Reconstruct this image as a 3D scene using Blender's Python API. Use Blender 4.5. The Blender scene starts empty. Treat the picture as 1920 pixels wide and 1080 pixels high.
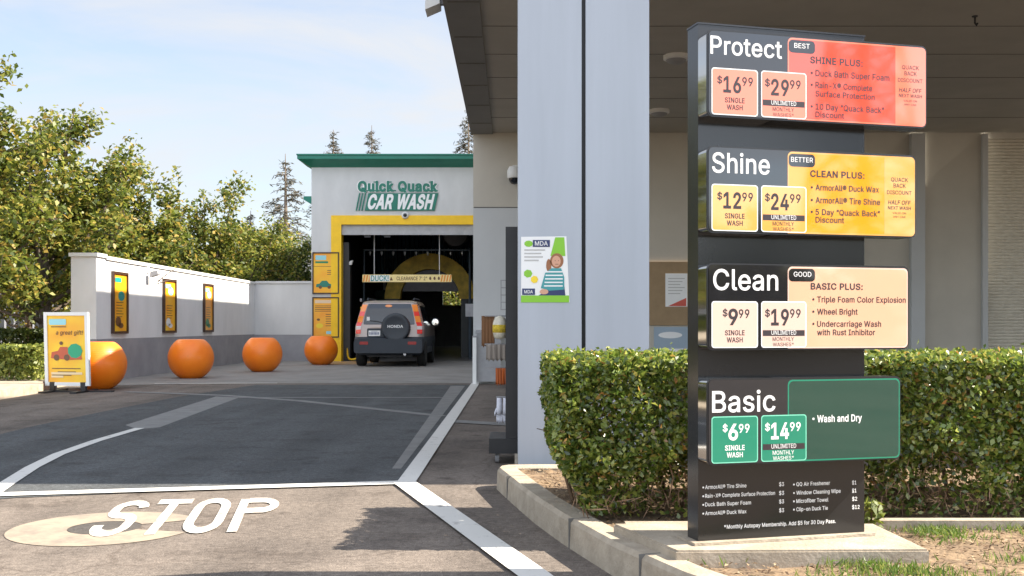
import bpy, bmesh, math, random
import numpy as np
from mathutils import Vector, Matrix, noise as mnoise
from mathutils.geometry import delaunay_2d_cdt
R = math.radians
sc = bpy.context.scene
COL = sc.collection

# ------------------------------------------------------------------ camera
F, HY, H = 2000.0, 612.0, 1.05          # focal length in pixels of a 1920 wide frame, horizon row, eye height
cd = bpy.data.cameras.new('camera'); cam = bpy.data.objects.new('camera', cd); COL.objects.link(cam)
cam.location = (0, 0, H); cam.rotation_euler = (R(90), 0, 0)
cd.sensor_width = 36; cd.lens = 36*F/1920; cd.shift_y = (HY-540)/1920; cd.clip_start = .05; cd.clip_end = 3000
sc.camera = cam
# ------------------------------------------------------------------ sky and sun
SUN_EL, SUN_AZ = 41.0, 90.3
w = bpy.data.worlds.new('World'); sc.world = w; w.use_nodes = True
nt = w.node_tree; N = nt.nodes; L = nt.links; N.clear()
out = N.new('ShaderNodeOutputWorld'); bg = N.new('ShaderNodeBackground'); bg.inputs[1].default_value = .10
sky = N.new('ShaderNodeTexSky'); sky.sky_type = 'NISHITA'; sky.sun_disc = False
sky.sun_elevation = R(SUN_EL); sky.sun_rotation = R(SUN_AZ); sky.dust_density = .6; sky.ozone_density = 1.6; sky.air_density = 1.0
tc = N.new('ShaderNodeTexCoord')
mp = N.new('ShaderNodeMapping'); mp.inputs['Scale'].default_value = (1.6, 1.6, 7.0); mp.inputs['Rotation'].default_value = (0, R(14), R(20))
nz = N.new('ShaderNodeTexNoise'); nz.inputs['Scale'].default_value = 1.9; nz.inputs['Detail'].default_value = 7; nz.inputs['Roughness'].default_value = .58
nz.inputs['Distortion'].default_value = .5
cr = N.new('ShaderNodeValToRGB'); cr.color_ramp.elements[0].position = .34; cr.color_ramp.elements[1].position = .64
cr.color_ramp.elements[0].color = (.42, .42, .42, 1); cr.color_ramp.elements[1].color = (.95, .95, .95, 1)
mx = N.new('ShaderNodeMix'); mx.data_type = 'RGBA'; mx.inputs[7].default_value = (3.45, 3.5, 3.62, 1)
L.new(tc.outputs['Generated'], mp.inputs[0]); L.new(mp.outputs[0], nz.inputs['Vector']); L.new(nz.outputs['Fac'], cr.inputs[0])
L.new(cr.outputs[0], mx.inputs[0]); L.new(sky.outputs[0], mx.inputs[6])
sx_ = N.new('ShaderNodeSeparateXYZ'); mr = N.new('ShaderNodeMapRange'); mr.inputs[1].default_value = .15; mr.inputs[2].default_value = -.6; mr.inputs[3].default_value = .85; mr.inputs[4].default_value = 1.95
mlt = N.new('ShaderNodeVectorMath'); mlt.operation = 'SCALE'            # unseen sky behind the camera boosted as added fill for faces in shade
L.new(tc.outputs['Generated'], sx_.inputs[0]); L.new(sx_.outputs[1], mr.inputs[0]); L.new(mx.outputs[2], mlt.inputs[0]); L.new(mr.outputs[0], mlt.inputs['Scale']); L.new(mlt.outputs[0], bg.inputs[0])
L.new(bg.outputs[0], out.inputs[0])
sl = bpy.data.lights.new('sun', 'SUN'); sl.energy = 5.0; sl.angle = R(.5); sl.color = (1, .9, .76)
so = bpy.data.objects.new('sun', sl); COL.objects.link(so)
sd = Vector((math.cos(R(SUN_EL))*math.sin(R(SUN_AZ)), math.cos(R(SUN_EL))*math.cos(R(SUN_AZ)), math.sin(R(SUN_EL))))
so.rotation_euler = sd.to_track_quat('Z', 'Y').to_euler(); so.location = (20, 0, 30)
vs = sc.view_settings; vs.view_transform = 'Standard'; vs.look = 'None'; vs.gamma = 1; vs.exposure = 1.56; vs.use_curve_mapping = False
sc.cycles.max_bounces = 8; sc.cycles.caustics_reflective = False; sc.cycles.caustics_refractive = False

# ------------------------------------------------------------------ helpers
rnd = random.Random(7)
OFF = {}
def G(x, y, z=0.0):                     # photograph pixel on a level surface of height z
    Y = (H-z)*F/(y-HY); return Vector(((x-960)*Y/F, Y, z))
def P(x, y, Y): return Vector(((x-960)*Y/F, Y, H-(y-HY)*Y/F))
def setp(o, label=None, cat=None, group=None, kind=None):
    for k, v in (('label', label), ('category', cat), ('group', group), ('kind', kind)):
        if v: o[k] = v
    return o
def thing(name, label, cat, loc=(0, 0, 0), group=None):
    o = bpy.data.objects.new(name, None); o.empty_display_size = .2; COL.objects.link(o)
    o.location = loc; OFF[o.name] = Vector(loc); return setp(o, label, cat, group)
def dup(root, loc, label, group=None):
    r = root.copy(); COL.objects.link(r); r.location = loc; r['label'] = label
    if group: r['group'] = group
    for ch in list(root.children):
        c = ch.copy(); COL.objects.link(c); c.parent = r
        for g in list(ch.children):
            d = g.copy(); COL.objects.link(d); d.parent = c
    return r
def new_mat(name):
    m = bpy.data.materials.new(name); m.use_nodes = True
    return m, m.node_tree.nodes, m.node_tree.links, m.node_tree.nodes['Principled BSDF']
def M(name, col, rough=.6, var=.12, scale=6.0, bump=0.0, bscale=80.0, col2=None, metal=0.0, spec=.5, coat=0.0, stretch=None, detail=5):
    m, n, l, b = new_mat(name)
    b.inputs['Roughness'].default_value = rough; b.inputs['Metallic'].default_value = metal
    b.inputs['Specular IOR Level'].default_value = spec; b.inputs['Coat Weight'].default_value = coat; b.inputs['Coat Roughness'].default_value = .04
    t = n.new('ShaderNodeTexCoord'); vec = t.outputs['Object']
    if stretch:
        mpn = n.new('ShaderNodeMapping'); mpn.inputs['Scale'].default_value = stretch; l.new(vec, mpn.inputs[0]); vec = mpn.outputs[0]
    z = n.new('ShaderNodeTexNoise'); z.inputs['Scale'].default_value = scale; z.inputs['Detail'].default_value = detail; z.inputs['Roughness'].default_value = .62
    l.new(vec, z.inputs['Vector'])
    r = n.new('ShaderNodeValToRGB'); e = r.color_ramp.elements
    e[0].position, e[1].position = .3, .7
    c2 = col2 or [min(1, c*(1+var)) for c in col]; c1 = col if col2 else [c*(1-var) for c in col]
    e[0].color = (*c1[:3], 1); e[1].color = (*c2[:3], 1)
    l.new(z.outputs['Fac'], r.inputs[0]); l.new(r.outputs[0], b.inputs['Base Color'])
    if bump:
        z2 = n.new('ShaderNodeTexNoise'); z2.inputs['Scale'].default_value = bscale; z2.inputs['Detail'].default_value = 4
        l.new(t.outputs['Object'], z2.inputs['Vector'])
        bp = n.new('ShaderNodeBump'); bp.inputs['Strength'].default_value = bump; bp.inputs['Distance'].default_value = .01
        l.new(z2.outputs['Fac'], bp.inputs['Height']); l.new(bp.outputs[0], b.inputs['Normal'])
    return m
def srgb(r, g, b): return tuple(((c/255+.055)/1.055)**2.4 if c > 10 else c/255/12.92 for c in (r, g, b))

class Pl:                                # an upright drawing plane: u right, v up, d towards the viewer
    def __init__(s, O, U=(1, 0, 0), V=(0, 0, 1)):
        s.O = Vector(O); s.U = Vector(U).normalized(); s.V = Vector(V).normalized(); s.N = s.U.cross(s.V)
    def p(s, u, v, d=0.0): return s.O + s.U*u + s.V*v + s.N*d
    def uv(s, x, y, d=0.0):              # pixel -> u, v on the plane lifted by d
        r = Vector(((x-960)/F, 1, -(y-HY)/F)); O = s.O + s.N*d; c = Vector((0, 0, H))
        t = (O-c).dot(s.N)/r.dot(s.N); q = c + r*t - O
        return q.dot(s.U), q.dot(s.V)
GLYPH = {
'A':(480,[[16,0,201,509,276,509,463,0,395,0,287,302,264,372,232,478,245,478,213,371,191,302,85,0],[110,142,110,199,370,199,370,142]]),
'B':(456,[[60,0,60,509,241,509,289,504,329,491,359,469,381,442,394,410,398,374,395,344,387,320,373,301,356,286,315,267,315,262,339,257,363,245,385,227,402,203,414,173,418,136,413,100,400,67,377,39,344,18,301,4,247,0],[125,57,245,57,296,63,330,80,349,105,355,137,352,161,342,184,327,203,306,218,279,228,248,231,125,231],[125,285,238,285,265,288,288,296,308,309,323,326,333,348,336,372,330,403,313,429,283,446,240,452,125,452]]),
'C':(510,[[267,-7,205,1,150,25,104,63,70,115,48,179,40,254,48,329,70,393,104,445,150,484,205,508,267,516,305,513,340,504,373,490,402,471,427,447,448,418,463,385,473,348,408,348,401,373,389,395,357,428,315,449,267,456,223,450,184,432,150,403,125,364,109,314,103,254,109,194,125,145,151,105,184,76,223,59,267,53,315,60,357,81,389,114,408,160,473,160,463,124,448,91,428,62,402,38,373,19,341,5,305,-4]]),
'D':(502,[[219,0,96,0,96,57,215,57,272,63,318,81,354,110,379,149,394,198,399,255,394,312,379,361,354,399,320,428,275,446,221,452,93,452,93,509,225,509,294,501,353,478,399,441,433,391,455,329,462,255,455,181,433,119,398,68,351,31,291,8],[125,509,125,0,60,0,60,509]]),
'E':(419,[[60,0,60,509,372,509,372,452,125,452,125,286,355,286,355,229,125,229,125,57,375,57,375,0]]),
'F':(410,[[60,0,60,509,369,509,369,452,125,452,125,278,346,278,346,221,125,221,125,0]]),
'G':(520,[[269,-7,205,1,149,25,104,64,69,116,47,179,40,254,47,329,69,393,103,445,149,484,203,508,265,516,304,513,340,504,374,489,403,469,429,445,449,416,465,384,474,349,408,349,387,393,356,427,315,448,265,456,222,450,183,432,150,404,125,364,109,314,103,254,109,194,125,145,151,105,184,76,224,59,269,53,309,57,345,71,374,93,396,123,410,160,415,202,434,199,283,199,283,256,478,256,478,200,471,141,451,91,419,50,377,19,326,0]]),
'H':(517,[[60,0,60,509,125,509,125,289,392,289,392,509,457,509,457,0,392,0,392,232,125,232,125,0]]),
'I':(300,[[31,0,31,57,118,57,118,452,31,452,31,509,269,509,269,452,183,452,183,57,269,57,269,0]]),
'K':(467,[[104,145,104,216,139,261,174,303,212,344,364,509,448,509,231,276,228,276],[60,0,60,509,125,509,125,334,124,225,125,193,125,0],[372,0,188,259,228,309,449,0]]),
'L':(393,[[60,0,60,509,125,509,125,57,361,57,361,0]]),
'M':(628,[[60,0,60,509,152,509,277,187,287,159,299,123,311,84,322,49,307,49,318,83,330,121,342,158,352,187,476,509,568,509,568,0,504,0,504,291,504,327,505,369,506,413,507,457,513,457,498,409,482,363,467,322,456,291,342,0,286,0,170,291,159,321,145,361,129,408,112,457,119,457,120,416,121,372,122,328,122,291,122,0]]),
'N':(523,[[60,0,60,509,136,509,343,183,363,151,388,107,414,55,405,54,401,108,399,157,399,195,399,509,463,509,463,0,387,0,202,290,177,331,148,381,108,452,119,454,122,384,124,328,125,291,125,0]]),
'O':(533,[[267,-7,205,1,150,25,105,63,70,115,48,179,40,254,48,329,70,393,105,445,150,484,205,508,267,516,329,508,384,484,429,445,464,393,486,329,493,254,486,179,464,115,429,63,384,25,329,1],[267,53,310,59,349,76,383,105,408,144,425,194,430,254,425,314,408,365,383,404,349,433,310,450,267,456,223,450,184,433,151,404,125,364,109,314,103,254,109,194,125,144,151,105,184,76,223,59]]),
'P':(445,[[60,0,60,509,235,509,289,503,332,487,366,462,390,430,404,391,409,348,404,304,390,265,366,233,332,207,289,191,235,186,109,186,109,242,233,242,269,246,297,256,318,272,333,294,342,319,344,348,342,376,333,402,318,423,297,439,268,449,232,452,125,452,125,0]]),
'Q':(533,[[245,159,313,159,369,85,384,65,468,-48,401,-48,346,27,331,46],[267,-7,205,1,150,25,105,63,70,115,48,179,40,254,48,329,70,393,105,445,150,484,205,508,267,516,329,508,384,484,429,445,464,393,486,329,493,254,486,179,464,115,429,63,384,25,329,1],[267,53,310,59,349,76,383,105,408,144,425,194,430,254,425,314,408,365,383,404,349,433,310,450,267,456,223,450,184,433,151,404,125,364,109,314,103,254,109,194,125,144,151,105,184,76,223,59]]),
'R':(449,[[60,0,60,509,236,509,290,504,333,489,367,465,390,433,405,395,409,352,405,309,390,271,367,240,333,217,289,203,236,198,96,198,96,255,234,255,269,258,298,267,319,281,334,300,342,324,345,352,342,380,334,405,319,425,298,440,269,449,233,452,125,452,125,0],[353,0,230,229,303,229,428,0]]),
'S':(447,[[224,-9,172,-4,128,9,91,31,64,60,46,96,38,137,104,137,110,110,123,88,142,71,166,59,194,52,224,49,257,52,286,60,311,74,329,92,341,114,346,139,342,161,332,179,316,193,296,205,245,222,184,239,128,260,86,289,60,326,52,372,58,413,75,448,102,476,138,498,180,511,227,516,275,511,316,498,351,476,377,449,394,415,401,378,337,378,326,412,302,437,267,453,225,459,194,456,167,448,145,435,129,418,118,398,115,376,119,352,131,334,148,319,169,308,212,293,264,279,312,264,359,238,379,220,395,198,405,171,408,139,403,99,386,64,360,34,323,11,278,-4]]),
'T':(449,[[32,452,32,509,417,509,417,452,257,452,257,0,193,0,193,452]]),
'U':(517,[[259,-8,203,-2,154,15,114,43,85,80,66,124,60,173,60,509,124,509,124,178,128,144,141,113,160,87,187,68,220,56,259,52,298,56,331,68,357,87,377,113,389,144,393,178,393,509,457,509,457,173,451,124,433,80,403,43,363,15,315,-2]]),
'V':(480,[[204,0,16,509,84,509,192,206,215,137,248,31,235,31,267,138,290,206,395,509,463,509,278,0]]),
'W':(686,[[155,0,16,509,82,509,163,196,175,145,187,94,197,40,189,40,200,94,211,145,224,196,306,509,380,509,462,196,474,145,486,94,497,40,488,40,499,94,510,145,523,196,603,509,670,509,530,0,455,0,368,323,351,391,336,475,350,475,335,395,318,323,230,0]]),
'X':(474,[[18,0,217,284,217,236,29,509,104,509,178,400,204,361,223,329,243,292,232,292,252,329,272,361,298,400,374,509,446,509,259,239,259,287,456,0,382,0,292,129,268,165,250,195,230,231,244,231,225,196,206,166,182,129,91,0]]),
'Y':(472,[[203,0,203,208,16,509,91,509,192,344,222,292,250,230,224,230,251,293,280,344,381,509,455,509,268,208,268,0]]),
' ':(188,[]),
'a':(389,[[160,-9,126,-5,94,5,68,22,48,45,35,73,30,108,34,138,43,161,58,179,78,193,125,211,178,220,234,227,265,235,273,243,276,255,273,279,267,297,256,311,240,322,220,329,196,331,171,329,149,322,118,301,100,274,41,291,57,322,79,346,104,364,133,375,163,382,194,384,239,379,286,360,306,343,322,320,333,290,337,251,337,0,277,0,277,52,272,52,252,25,215,1,190,-6],[170,45,202,49,228,59,248,74,263,93,272,115,276,138,276,190,259,182,231,176,200,171,175,168,134,159,117,150,103,139,95,124,92,105,94,87,102,72,114,61,130,52]]),
'b':(424,[[229,-8,198,-5,172,4,138,31,118,59,112,59,112,0,53,0,53,509,114,509,114,319,118,319,137,346,171,373,197,381,229,384,274,378,313,361,345,332,370,293,385,245,390,189,385,133,370,84,346,45,313,16,274,-2],[220,47,253,51,279,66,301,88,316,117,325,151,328,189,325,227,316,261,301,290,280,311,253,325,220,330,188,325,161,312,140,291,125,263,116,229,113,189,116,150,125,115,140,86,162,65,188,51]]),
'c':(396,[[207,-8,159,-2,117,16,82,46,56,85,40,133,34,187,40,243,56,291,82,330,117,360,159,378,207,384,260,377,305,356,340,322,362,277,303,262,290,289,270,311,242,325,207,330,173,325,145,310,124,287,108,258,99,224,96,187,99,151,108,117,124,89,145,66,173,51,207,46,243,52,271,66,292,89,304,117,363,102,354,78,341,56,306,21,261,-1]]),
'd':(424,[[195,-8,151,-2,111,16,79,45,55,84,39,133,34,189,39,245,55,293,79,332,112,361,151,378,196,384,228,381,253,373,287,346,306,319,311,319,311,509,372,509,372,0,313,0,313,59,307,59,287,31,252,4,227,-5],[205,47,236,51,263,65,284,86,299,115,309,150,312,189,309,229,300,263,284,291,263,312,237,325,205,330,172,325,145,311,124,290,108,261,99,227,96,189,99,151,109,117,124,88,145,66,172,51]]),
'e':(404,[[212,-8,161,-2,117,16,82,46,56,85,40,132,34,187,39,242,55,290,81,329,115,359,157,378,205,384,236,382,266,374,294,361,319,341,341,315,357,282,368,242,371,194,371,169,75,169,75,221,338,221,310,202,307,237,298,269,283,294,263,314,237,326,205,330,173,326,146,313,125,294,109,270,99,241,96,211,96,178,100,139,110,106,128,80,151,61,179,50,212,46,254,53,285,73,306,105,365,91,353,63,335,39,311,19,283,4,249,-5]]),
'f':(254,[[228,379,228,327,6,327,6,379],[81,0,81,432,84,461,96,486,113,505,135,519,161,527,187,530,222,527,243,521,227,468,215,472,195,474,171,470,154,460,145,443,142,419,142,0]]),
'g':(425,[[207,-151,168,-148,134,-140,105,-127,82,-110,64,-91,51,-69,101,-41,122,-66,154,-88,178,-95,207,-97,249,-92,282,-75,304,-47,311,-6,311,68,306,68,287,41,252,16,227,8,195,5,152,10,113,27,80,53,55,90,39,136,34,191,39,246,55,293,80,332,112,361,152,378,196,384,228,382,253,373,288,346,308,319,313,319,313,379,372,379,372,-9,367,-54,350,-90,324,-117,291,-136,251,-147],[205,59,237,63,264,75,285,95,300,121,309,154,312,193,309,231,300,264,285,291,264,312,237,325,205,330,172,325,145,312,124,290,109,262,99,229,96,193,99,155,109,123,124,96,145,76,172,63]]),
'h':(410,[[114,227,114,0,53,0,53,509,114,509,114,287,102,287,124,332,152,362,187,379,227,384,264,380,295,369,321,349,341,321,353,285,357,240,357,0,296,0,296,235,290,275,273,304,246,323,210,329,184,326,161,317,141,303,126,283,117,257]]),
'i':(167,[[53,0,53,379,114,379,114,0],[84,443,67,446,54,455,44,468,41,483,44,499,54,512,67,521,84,524,100,521,114,512,123,499,126,483,123,468,114,455,100,446]]),
'k':(381,[[110,137,110,212,121,212,284,379,360,379,184,199,177,199],[53,0,53,509,114,509,114,0],[294,0,148,186,191,229,372,0]]),
'l':(189,[[139,-2,101,3,74,20,58,47,53,84,53,509,114,509,114,99,115,77,120,62,130,54,146,52,160,53,170,54,181,3,162,-1]]),
'm':(610,[[53,0,53,379,112,379,112,295,108,295,118,323,132,346,151,363,172,376,195,384,219,386,257,380,287,361,309,331,321,295,312,295,322,321,337,343,357,361,381,375,407,383,437,386,468,383,497,372,522,354,541,328,553,296,557,255,557,0,496,0,496,254,490,289,473,313,447,326,419,330,395,328,374,320,358,307,345,290,338,270,335,247,335,0,274,0,274,260,269,288,253,311,229,326,199,330,178,328,158,320,140,307,126,289,117,266,114,238,114,0]]),
'n':(410,[[114,227,114,0,53,0,53,379,112,379,112,287,102,287,124,332,152,362,187,379,227,384,264,380,295,369,321,349,341,321,353,285,357,240,357,0,296,0,296,235,290,275,273,304,246,323,210,329,184,326,161,317,141,303,126,283,117,257]]),
'o':(415,[[207,-8,159,-2,117,16,82,46,56,85,40,133,34,187,40,243,56,291,82,330,117,360,159,378,207,384,256,378,299,360,333,330,359,291,376,243,381,187,376,133,359,85,333,46,299,16,256,-2],[207,46,242,51,270,66,292,89,307,117,316,151,319,187,316,224,307,258,292,287,270,310,242,325,207,330,173,325,145,310,124,287,108,258,99,224,96,187,99,151,108,117,124,89,145,66,173,51]]),
'p':(424,[[53,-143,53,379,112,379,112,319,118,319,137,346,171,373,197,381,229,384,274,378,313,361,345,332,370,293,385,245,390,189,385,133,370,84,346,45,313,16,274,-2,229,-8,198,-5,173,4,138,31,118,59,114,59,114,-143],[220,47,253,51,279,66,301,88,316,117,325,151,328,189,325,227,316,261,301,290,280,311,253,325,220,330,188,325,161,312,140,291,125,263,116,229,113,189,116,150,125,115,140,86,162,65,188,51]]),
'r':(259,[[53,0,53,379,112,379,112,321,115,321,130,347,152,367,181,380,213,385,229,384,243,384,243,322,230,324,207,326,182,323,159,315,140,301,126,284,117,262,114,237,114,0]]),
's':(365,[[182,-8,145,-5,112,3,84,18,62,38,45,63,36,94,94,107,105,79,124,60,150,49,181,45,217,50,244,62,262,81,268,103,265,121,254,136,237,147,212,155,149,170,104,186,72,208,53,237,47,274,51,305,65,332,87,354,115,370,149,381,187,384,223,381,254,372,279,358,299,339,314,316,324,290,268,277,258,298,243,316,219,328,187,333,156,329,131,317,114,299,109,277,112,258,124,243,144,232,172,223,229,209,275,194,306,171,325,142,331,107,326,75,312,47,290,24,260,6,223,-5]]),
't':(227,[[204,379,204,327,6,327,6,379],[65,471,126,471,126,98,128,76,136,61,150,53,170,50,185,51,202,54,213,2,192,-3,168,-4,125,2,92,21,72,52,65,93]]),
'u':(410,[[182,-5,146,-1,115,11,89,31,69,59,57,95,53,139,53,379,114,379,114,144,119,105,137,75,164,56,200,50,226,53,249,62,268,77,283,97,293,122,296,153,296,379,357,379,357,0,298,0,298,92,307,92,286,47,257,17,222,0]]),
'v':(389,[[163,0,17,379,84,379,165,155,187,87,206,21,184,21,203,87,224,155,305,379,371,379,226,0]]),
'w':(567,[[138,0,23,379,87,379,133,214,154,137,175,41,165,41,186,135,206,214,252,379,316,379,362,214,382,136,402,41,391,41,413,135,434,214,480,379,545,379,429,0,368,0,319,172,305,225,291,280,277,338,291,338,277,280,263,225,248,172,199,0]]),
'x':(379,[[21,0,171,218,171,171,29,379,100,379,147,306,179,253,207,206,175,206,202,253,233,306,282,379,352,379,209,169,209,214,358,0,287,0,231,85,200,136,173,182,205,182,178,136,148,85,91,0]]),
'y':(389,[[47,-139,61,-86,71,-87,104,-89,118,-84,130,-74,141,-58,151,-36,163,-1,17,379,84,379,165,155,187,87,206,21,184,21,202,87,224,155,305,379,371,379,204,-58,177,-107,159,-124,139,-136,117,-143,91,-145,65,-143]]),
'z':(380,[[42,0,42,46,254,320,254,323,48,323,48,379,333,379,333,331,126,60,126,56,339,56,339,0]]),
'0':(453,[[227,-7,174,1,130,24,95,62,69,113,53,178,48,254,53,330,69,395,95,447,130,484,174,508,227,516,279,508,323,484,358,447,384,395,400,330,405,254,400,178,384,113,359,62,323,24,279,1],[227,50,261,56,290,74,313,103,330,144,340,194,344,254,340,314,330,365,313,405,290,435,261,453,227,460,192,453,163,435,140,405,123,365,113,314,109,254,113,194,123,144,140,103,163,74,192,56]]),
'1':(453,[[76,0,76,55,391,55,391,0],[276,509,276,0,212,0,212,448,209,448,86,358,86,427,198,509]]),
'2':(453,[[64,0,64,47,234,229,282,282,311,327,318,348,320,371,317,397,308,419,293,436,273,449,250,457,224,460,196,457,172,447,153,433,139,413,130,390,127,362,66,362,71,405,86,442,111,473,143,496,182,511,225,516,268,511,306,497,337,474,361,445,376,411,381,372,378,345,371,318,357,290,336,259,267,180,153,60,153,57,389,57,389,0]]),
'3':(453,[[218,-7,173,-3,133,10,98,30,70,57,52,91,44,132,109,132,115,107,126,87,144,71,165,59,191,52,219,50,248,53,275,61,297,74,315,93,325,116,329,145,326,172,316,196,299,217,275,234,242,244,201,248,157,248,157,299,288,448,288,452,70,452,70,509,372,509,372,461,211,278,211,289,264,288,308,276,344,253,371,222,387,186,393,145,387,103,370,66,344,36,309,12,266,-2]]),
'4':(453,[[40,105,40,158,247,509,311,509,109,166,109,163,413,163,413,105],[282,0,282,121,282,146,282,318,343,318,343,0]]),
'5':(453,[[221,-7,178,-2,140,11,108,32,83,60,66,93,60,130,122,130,127,108,138,89,154,73,173,60,196,52,221,50,250,53,276,64,298,82,314,104,324,131,328,162,324,193,314,221,297,244,275,262,248,273,218,277,167,268,145,258,128,246,67,253,96,509,366,509,366,452,151,452,134,301,155,315,178,325,203,331,229,334,263,330,294,321,321,306,345,285,364,260,379,231,388,199,391,163,385,117,369,76,343,41,309,15,268,-1]]),
'6':(453,[[226,-7,182,-1,142,15,109,40,84,74,69,115,64,162,68,199,80,239,102,285,137,340,252,509,322,509,151,261,145,261,165,288,196,307,235,314,278,309,316,295,346,271,370,240,384,201,389,157,384,112,368,73,343,39,310,14,271,-2],[226,48,254,52,279,63,299,79,314,101,324,128,327,157,324,187,314,213,299,235,279,251,254,262,226,265,198,262,174,252,153,235,138,214,128,188,125,158,128,128,138,102,153,79,174,63,198,52]]),
'7':(453,[[97,0,323,448,323,452,62,452,62,509,391,509,391,449,165,0]]),
'8':(453,[[226,-7,178,-2,136,11,101,33,74,62,57,96,52,135,55,166,65,195,81,220,101,241,125,256,153,265,119,282,93,308,76,342,70,380,75,417,90,450,114,477,146,498,184,511,226,516,269,511,306,498,337,477,361,450,377,417,382,380,376,342,359,308,333,282,300,267,327,256,351,241,372,220,387,195,397,166,401,135,395,96,378,62,352,33,317,11,275,-2],[226,49,258,52,285,60,307,74,323,91,333,113,337,139,333,165,322,189,305,208,283,223,256,232,226,235,196,232,169,223,147,208,130,189,119,165,115,139,119,113,129,91,145,74,167,60,195,52],[226,290,252,292,274,300,293,313,307,330,316,351,319,376,316,399,308,420,294,437,275,449,252,457,226,460,200,457,177,449,159,437,145,420,136,399,133,376,136,351,145,330,159,313,178,300,201,292]]),
'9':(453,[[226,516,271,510,310,494,343,468,368,434,384,393,389,347,385,309,373,270,350,224,315,168,200,0,130,0,301,248,307,248,287,221,257,202,218,195,175,199,137,214,106,237,83,269,68,307,64,352,69,397,85,436,110,469,143,494,182,510],[226,460,199,457,174,446,154,429,138,407,129,381,125,352,129,322,138,295,154,274,174,257,199,247,226,243,254,247,279,257,299,273,314,295,324,321,327,350,324,381,314,407,299,429,279,446,254,457]]),
'$':(447,[[202,-74,202,583,244,583,244,-74],[224,-9,172,-4,128,9,91,31,64,60,46,96,38,137,104,137,110,110,123,88,142,71,166,59,194,52,224,49,257,52,286,60,311,74,329,92,341,114,346,139,342,161,332,179,316,193,296,205,245,222,184,239,128,260,86,289,60,326,52,372,58,413,75,448,102,476,138,498,180,511,227,516,275,511,316,498,351,476,377,449,394,415,401,378,337,378,326,412,302,437,267,453,225,459,194,456,167,448,145,435,129,418,118,398,115,376,119,352,131,334,148,319,169,308,212,293,264,279,312,264,359,238,379,220,395,198,405,171,408,139,403,99,386,64,360,34,323,11,278,-4]]),
'*':(453,[[201,223,206,331,114,272,89,315,186,365,89,415,114,459,206,400,201,509,250,509,246,400,337,459,362,415,266,365,362,315,337,272,246,331,250,223]]),
'.':(188,[[95,-4,78,-1,63,9,53,24,50,41,53,59,63,73,78,83,95,87,113,83,128,73,138,59,141,41,138,24,128,9,113,-1]]),
',':(188,[[38,-119,68,71,137,71,84,-119]]),
':':(188,[[95,-4,78,-1,63,9,53,24,50,41,53,59,63,73,78,83,95,87,113,83,128,73,138,59,141,41,138,24,128,9,113,-1],[95,271,78,274,63,284,53,299,50,316,53,334,63,349,78,359,95,362,113,359,128,349,138,334,141,316,138,299,128,284,113,274]]),
'!':(196,[[67,160,63,509,132,509,128,160],[98,-4,81,-1,66,9,56,24,52,41,56,58,66,73,81,83,98,86,116,83,130,73,140,58,143,41,140,24,130,9,116,-1]]),
"'":(206,[[78,318,70,509,136,509,128,318]]),
'"':(321,[[78,318,70,509,136,509,128,318],[193,318,185,509,250,509,243,318]]),
'-':(453,[[337,244,337,188,114,188,114,244]]),
'–':(350,[[350,244,350,188,0,188,0,244]]),
'“':(300,[[52,318,104,509,151,509,121,318],[175,318,228,509,274,509,244,318]]),
'”':(300,[[52,318,82,509,151,509,98,318],[175,318,205,509,274,509,222,318]]),
'®':(463,[[231,118,192,122,154,134,121,152,91,177,67,206,48,240,37,277,33,317,37,357,48,394,67,428,91,457,121,482,154,500,192,512,231,516,271,512,309,500,343,482,372,457,396,428,415,394,426,357,430,317,426,277,415,240,396,206,372,177,343,152,309,134,271,122],[231,166,271,171,307,187,338,210,362,241,377,277,382,317,377,357,362,393,338,423,307,447,271,462,231,467,192,462,156,447,125,423,101,393,86,357,81,317,86,277,101,241,125,210,156,187,192,171],[273,226,228,312,273,312,319,226],[161,226,161,409,253,409,279,402,302,383,309,368,311,350,309,332,302,316,278,295,250,287,185,287,185,319,239,319,257,327,264,337,267,350,264,364,257,372,239,378,203,378,203,226]]),
}
TXT = {}
def fatten(q, amt):                      # push a glyph outline outwards (outer loops and holes run in opposite senses)
    p = []
    for i in range(0, len(q), 2):
        v = Vector((q[i]/1000, q[i+1]/1000))
        if not p or (v-p[-1]).length > .008: p.append(v)
    if len(p) > 2 and (p[0]-p[-1]).length < .008: p.pop()
    n = len(p); o = []
    for i in range(n):
        a, b = (p[i]-p[i-1]).normalized(), (p[(i+1) % n]-p[i]).normalized()
        na, nb = Vector((-a.y, a.x)), Vector((-b.y, b.x)); m = na+nb
        if m.length < .3: m = na*1.0
        else: m = m*(1/max(.55, m.length_squared/2))
        o.append(p[i]+m*amt)
    return o
def winding(x, y, loops):
    n = 0
    for p in loops:
        for i in range(len(p)):
            u, v = p[i-1], p[i]
            if (u.y <= y) != (v.y <= y) and u.x+(y-u.y)*(v.x-u.x)/(v.y-u.y) > x: n += 1 if v.y > u.y else -1
    return n
GM = {}
def glyph_mesh(ch, amt):                 # outlines may overlap: triangulate, keep what has a winding other than 0
    if (ch, amt) not in GM:
        loops = [q for q in (fatten(q, amt*SGN) for q in GLYPH[ch][1]) if len(q) > 2]; V, E = [], []
        for q in loops: n0 = len(V); V += q; E += [(n0+i, n0+(i+1) % len(q)) for i in range(len(q))]
        if not V: GM[(ch, amt)] = ([], []); return GM[(ch, amt)]
        r = delaunay_2d_cdt(V, E, [], 0, 1e-6); F_ = []
        for f in r[2]:
            x, y = sum(r[0][i].x for i in f)/len(f), sum(r[0][i].y for i in f)/len(f)
            if winding(x, y, loops): F_.append(tuple(f))
        GM[(ch, amt)] = ([Vector((p.x, p.y, 0)) for p in r[0]], F_)
    return GM[(ch, amt)]
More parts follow.
